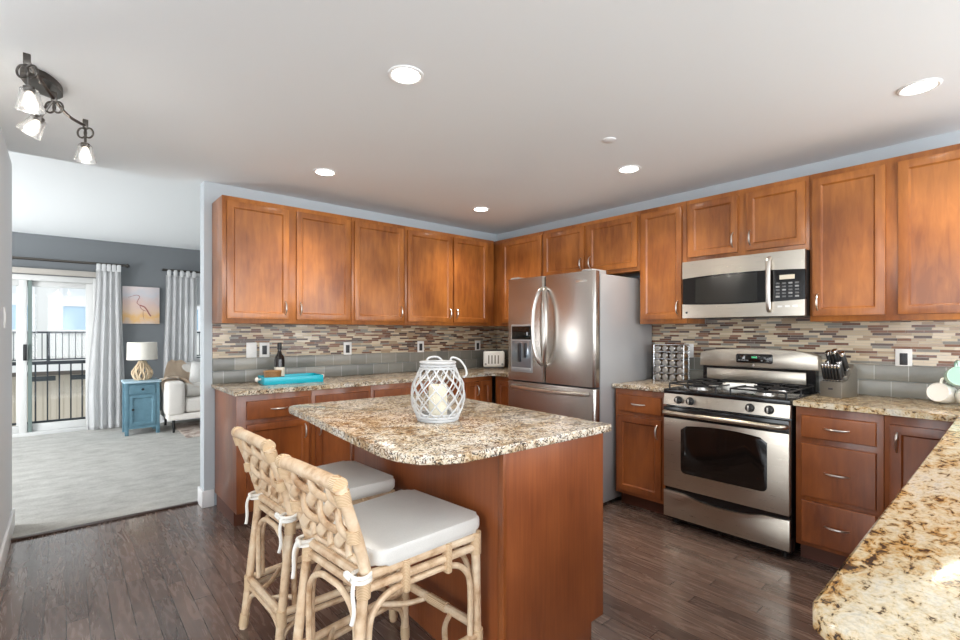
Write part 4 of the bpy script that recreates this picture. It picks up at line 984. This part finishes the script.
# ------------------------------------------------------------ balcony and the building opposite
struct('floor_balcony', B(-6.5, -1.0, 4.3, 5.45, -.25, -.03), plain('balcony_concrete', (178, 176, 170), .8))
t = thing('balcony_railing', 'dark metal balcony railing outside the sliding door', 'railing', (-4.0, 5.3, -.03))
DR = plain('dark_railing_paint', (38, 46, 52), .5)
obj('top_rail', B(-1.6, 2.9, -.025, .025, .865, .915, bev=.004), DR, t); obj('bottom_rail', B(-1.6, 2.9, -.015, .015, .03, .06), DR, t)
for k in range(36): obj('baluster', B(-1.6+k*.1283-.009+.0, -1.6+k*.1283+.009, -.009, .009, .06, .865), DR, t)
t = thing('building_opposite', 'white building across the yard with paned windows and beige lower wall', 'building', (-4, 11, -3))
FW = plain('white_stucco', (232, 232, 228), .8); BG_ = plain('beige_siding', (206, 196, 178), .8)
obj('upper_wall', B(-6, 8, .2, 4, 3.62, 9), FW, t); obj('lower_wall', B(-6, 8, 0, 4, 0, 3.30), BG_, t); obj('ledge', B(-6, 8, -.5, 4, 3.42, 3.62), FW, t); obj('dark_band', B(-6, 8, -.05, 4, 3.30, 3.42), plain('taupe_band', (120, 112, 104), .8), t)  # taupe band is a darker strip directly under the ledge
UP = plain('pale_window_blind', (226, 230, 230), .4); LO = plain('blue_window_glass', (176, 206, 226), .1)
for x0 in (-1.85, -.775, .23, .785, 1.34, 2.6, 3.2):
    f = bm_(); ww = .46
    for a in ((x0-.05, x0, 4.28, 5.62), (x0+ww, x0+ww+.05, 4.28, 5.62), (x0, x0+ww, 5.56, 5.62), (x0, x0+ww, 4.93, 5.03), (x0, x0+ww, 4.28, 4.36)): box(f, a[0], a[1], .14, .24, a[2], a[3])
    f = obj('window', f, WHITE, t); obj('upper_pane', B(x0, x0+ww, .17, .2, 5.03, 5.56), UP, f); obj('lower_pane', B(x0, x0+ww, .17, .2, 4.36, 4.93), LO, f)
for x0, x1 in ((-1.6, -.85), (-.31, .10), (.38, 1.3), (2.0, 3.0)): obj('vent_slot', B(x0, x1, -.02, .02, 3.17, 3.28), plain('dark_slot', (62, 72, 74), .5), t)
b = bm_()
for k in range(60): box(b, -3+k*.12-.004, -3+k*.12+.004, -.012, 0, .5, 3.15)
obj('siding_seam', b, plain('siding_joint_line', (182, 172, 154), .8), t)  # darker vertical lines along the siding joints
t = thing('terrace_railing', 'thin dark railing on the terrace of the white building opposite', 'railing', (-4, 10.55, .62))
obj('top_rail', B(-4, 5, -.02, .02, .66, .70), DR, t); obj('bottom_rail', B(-4, 5, -.01, .01, .05, .08), DR, t)
for k in range(60): obj('baluster', B(-3+k*.115-.008, -3+k*.115+.008, -.008, .008, .08, .66), DR, t)
for x in (-2.7, -.02, 2.6): obj('post', B(x-.03, x+.03, -.03, .03, 0, .70), DR, t)
struct('ground', B(-20, 14, 4.3, 30, -3.2, -3.0), plain('yard_paving', (150, 148, 142), .9))
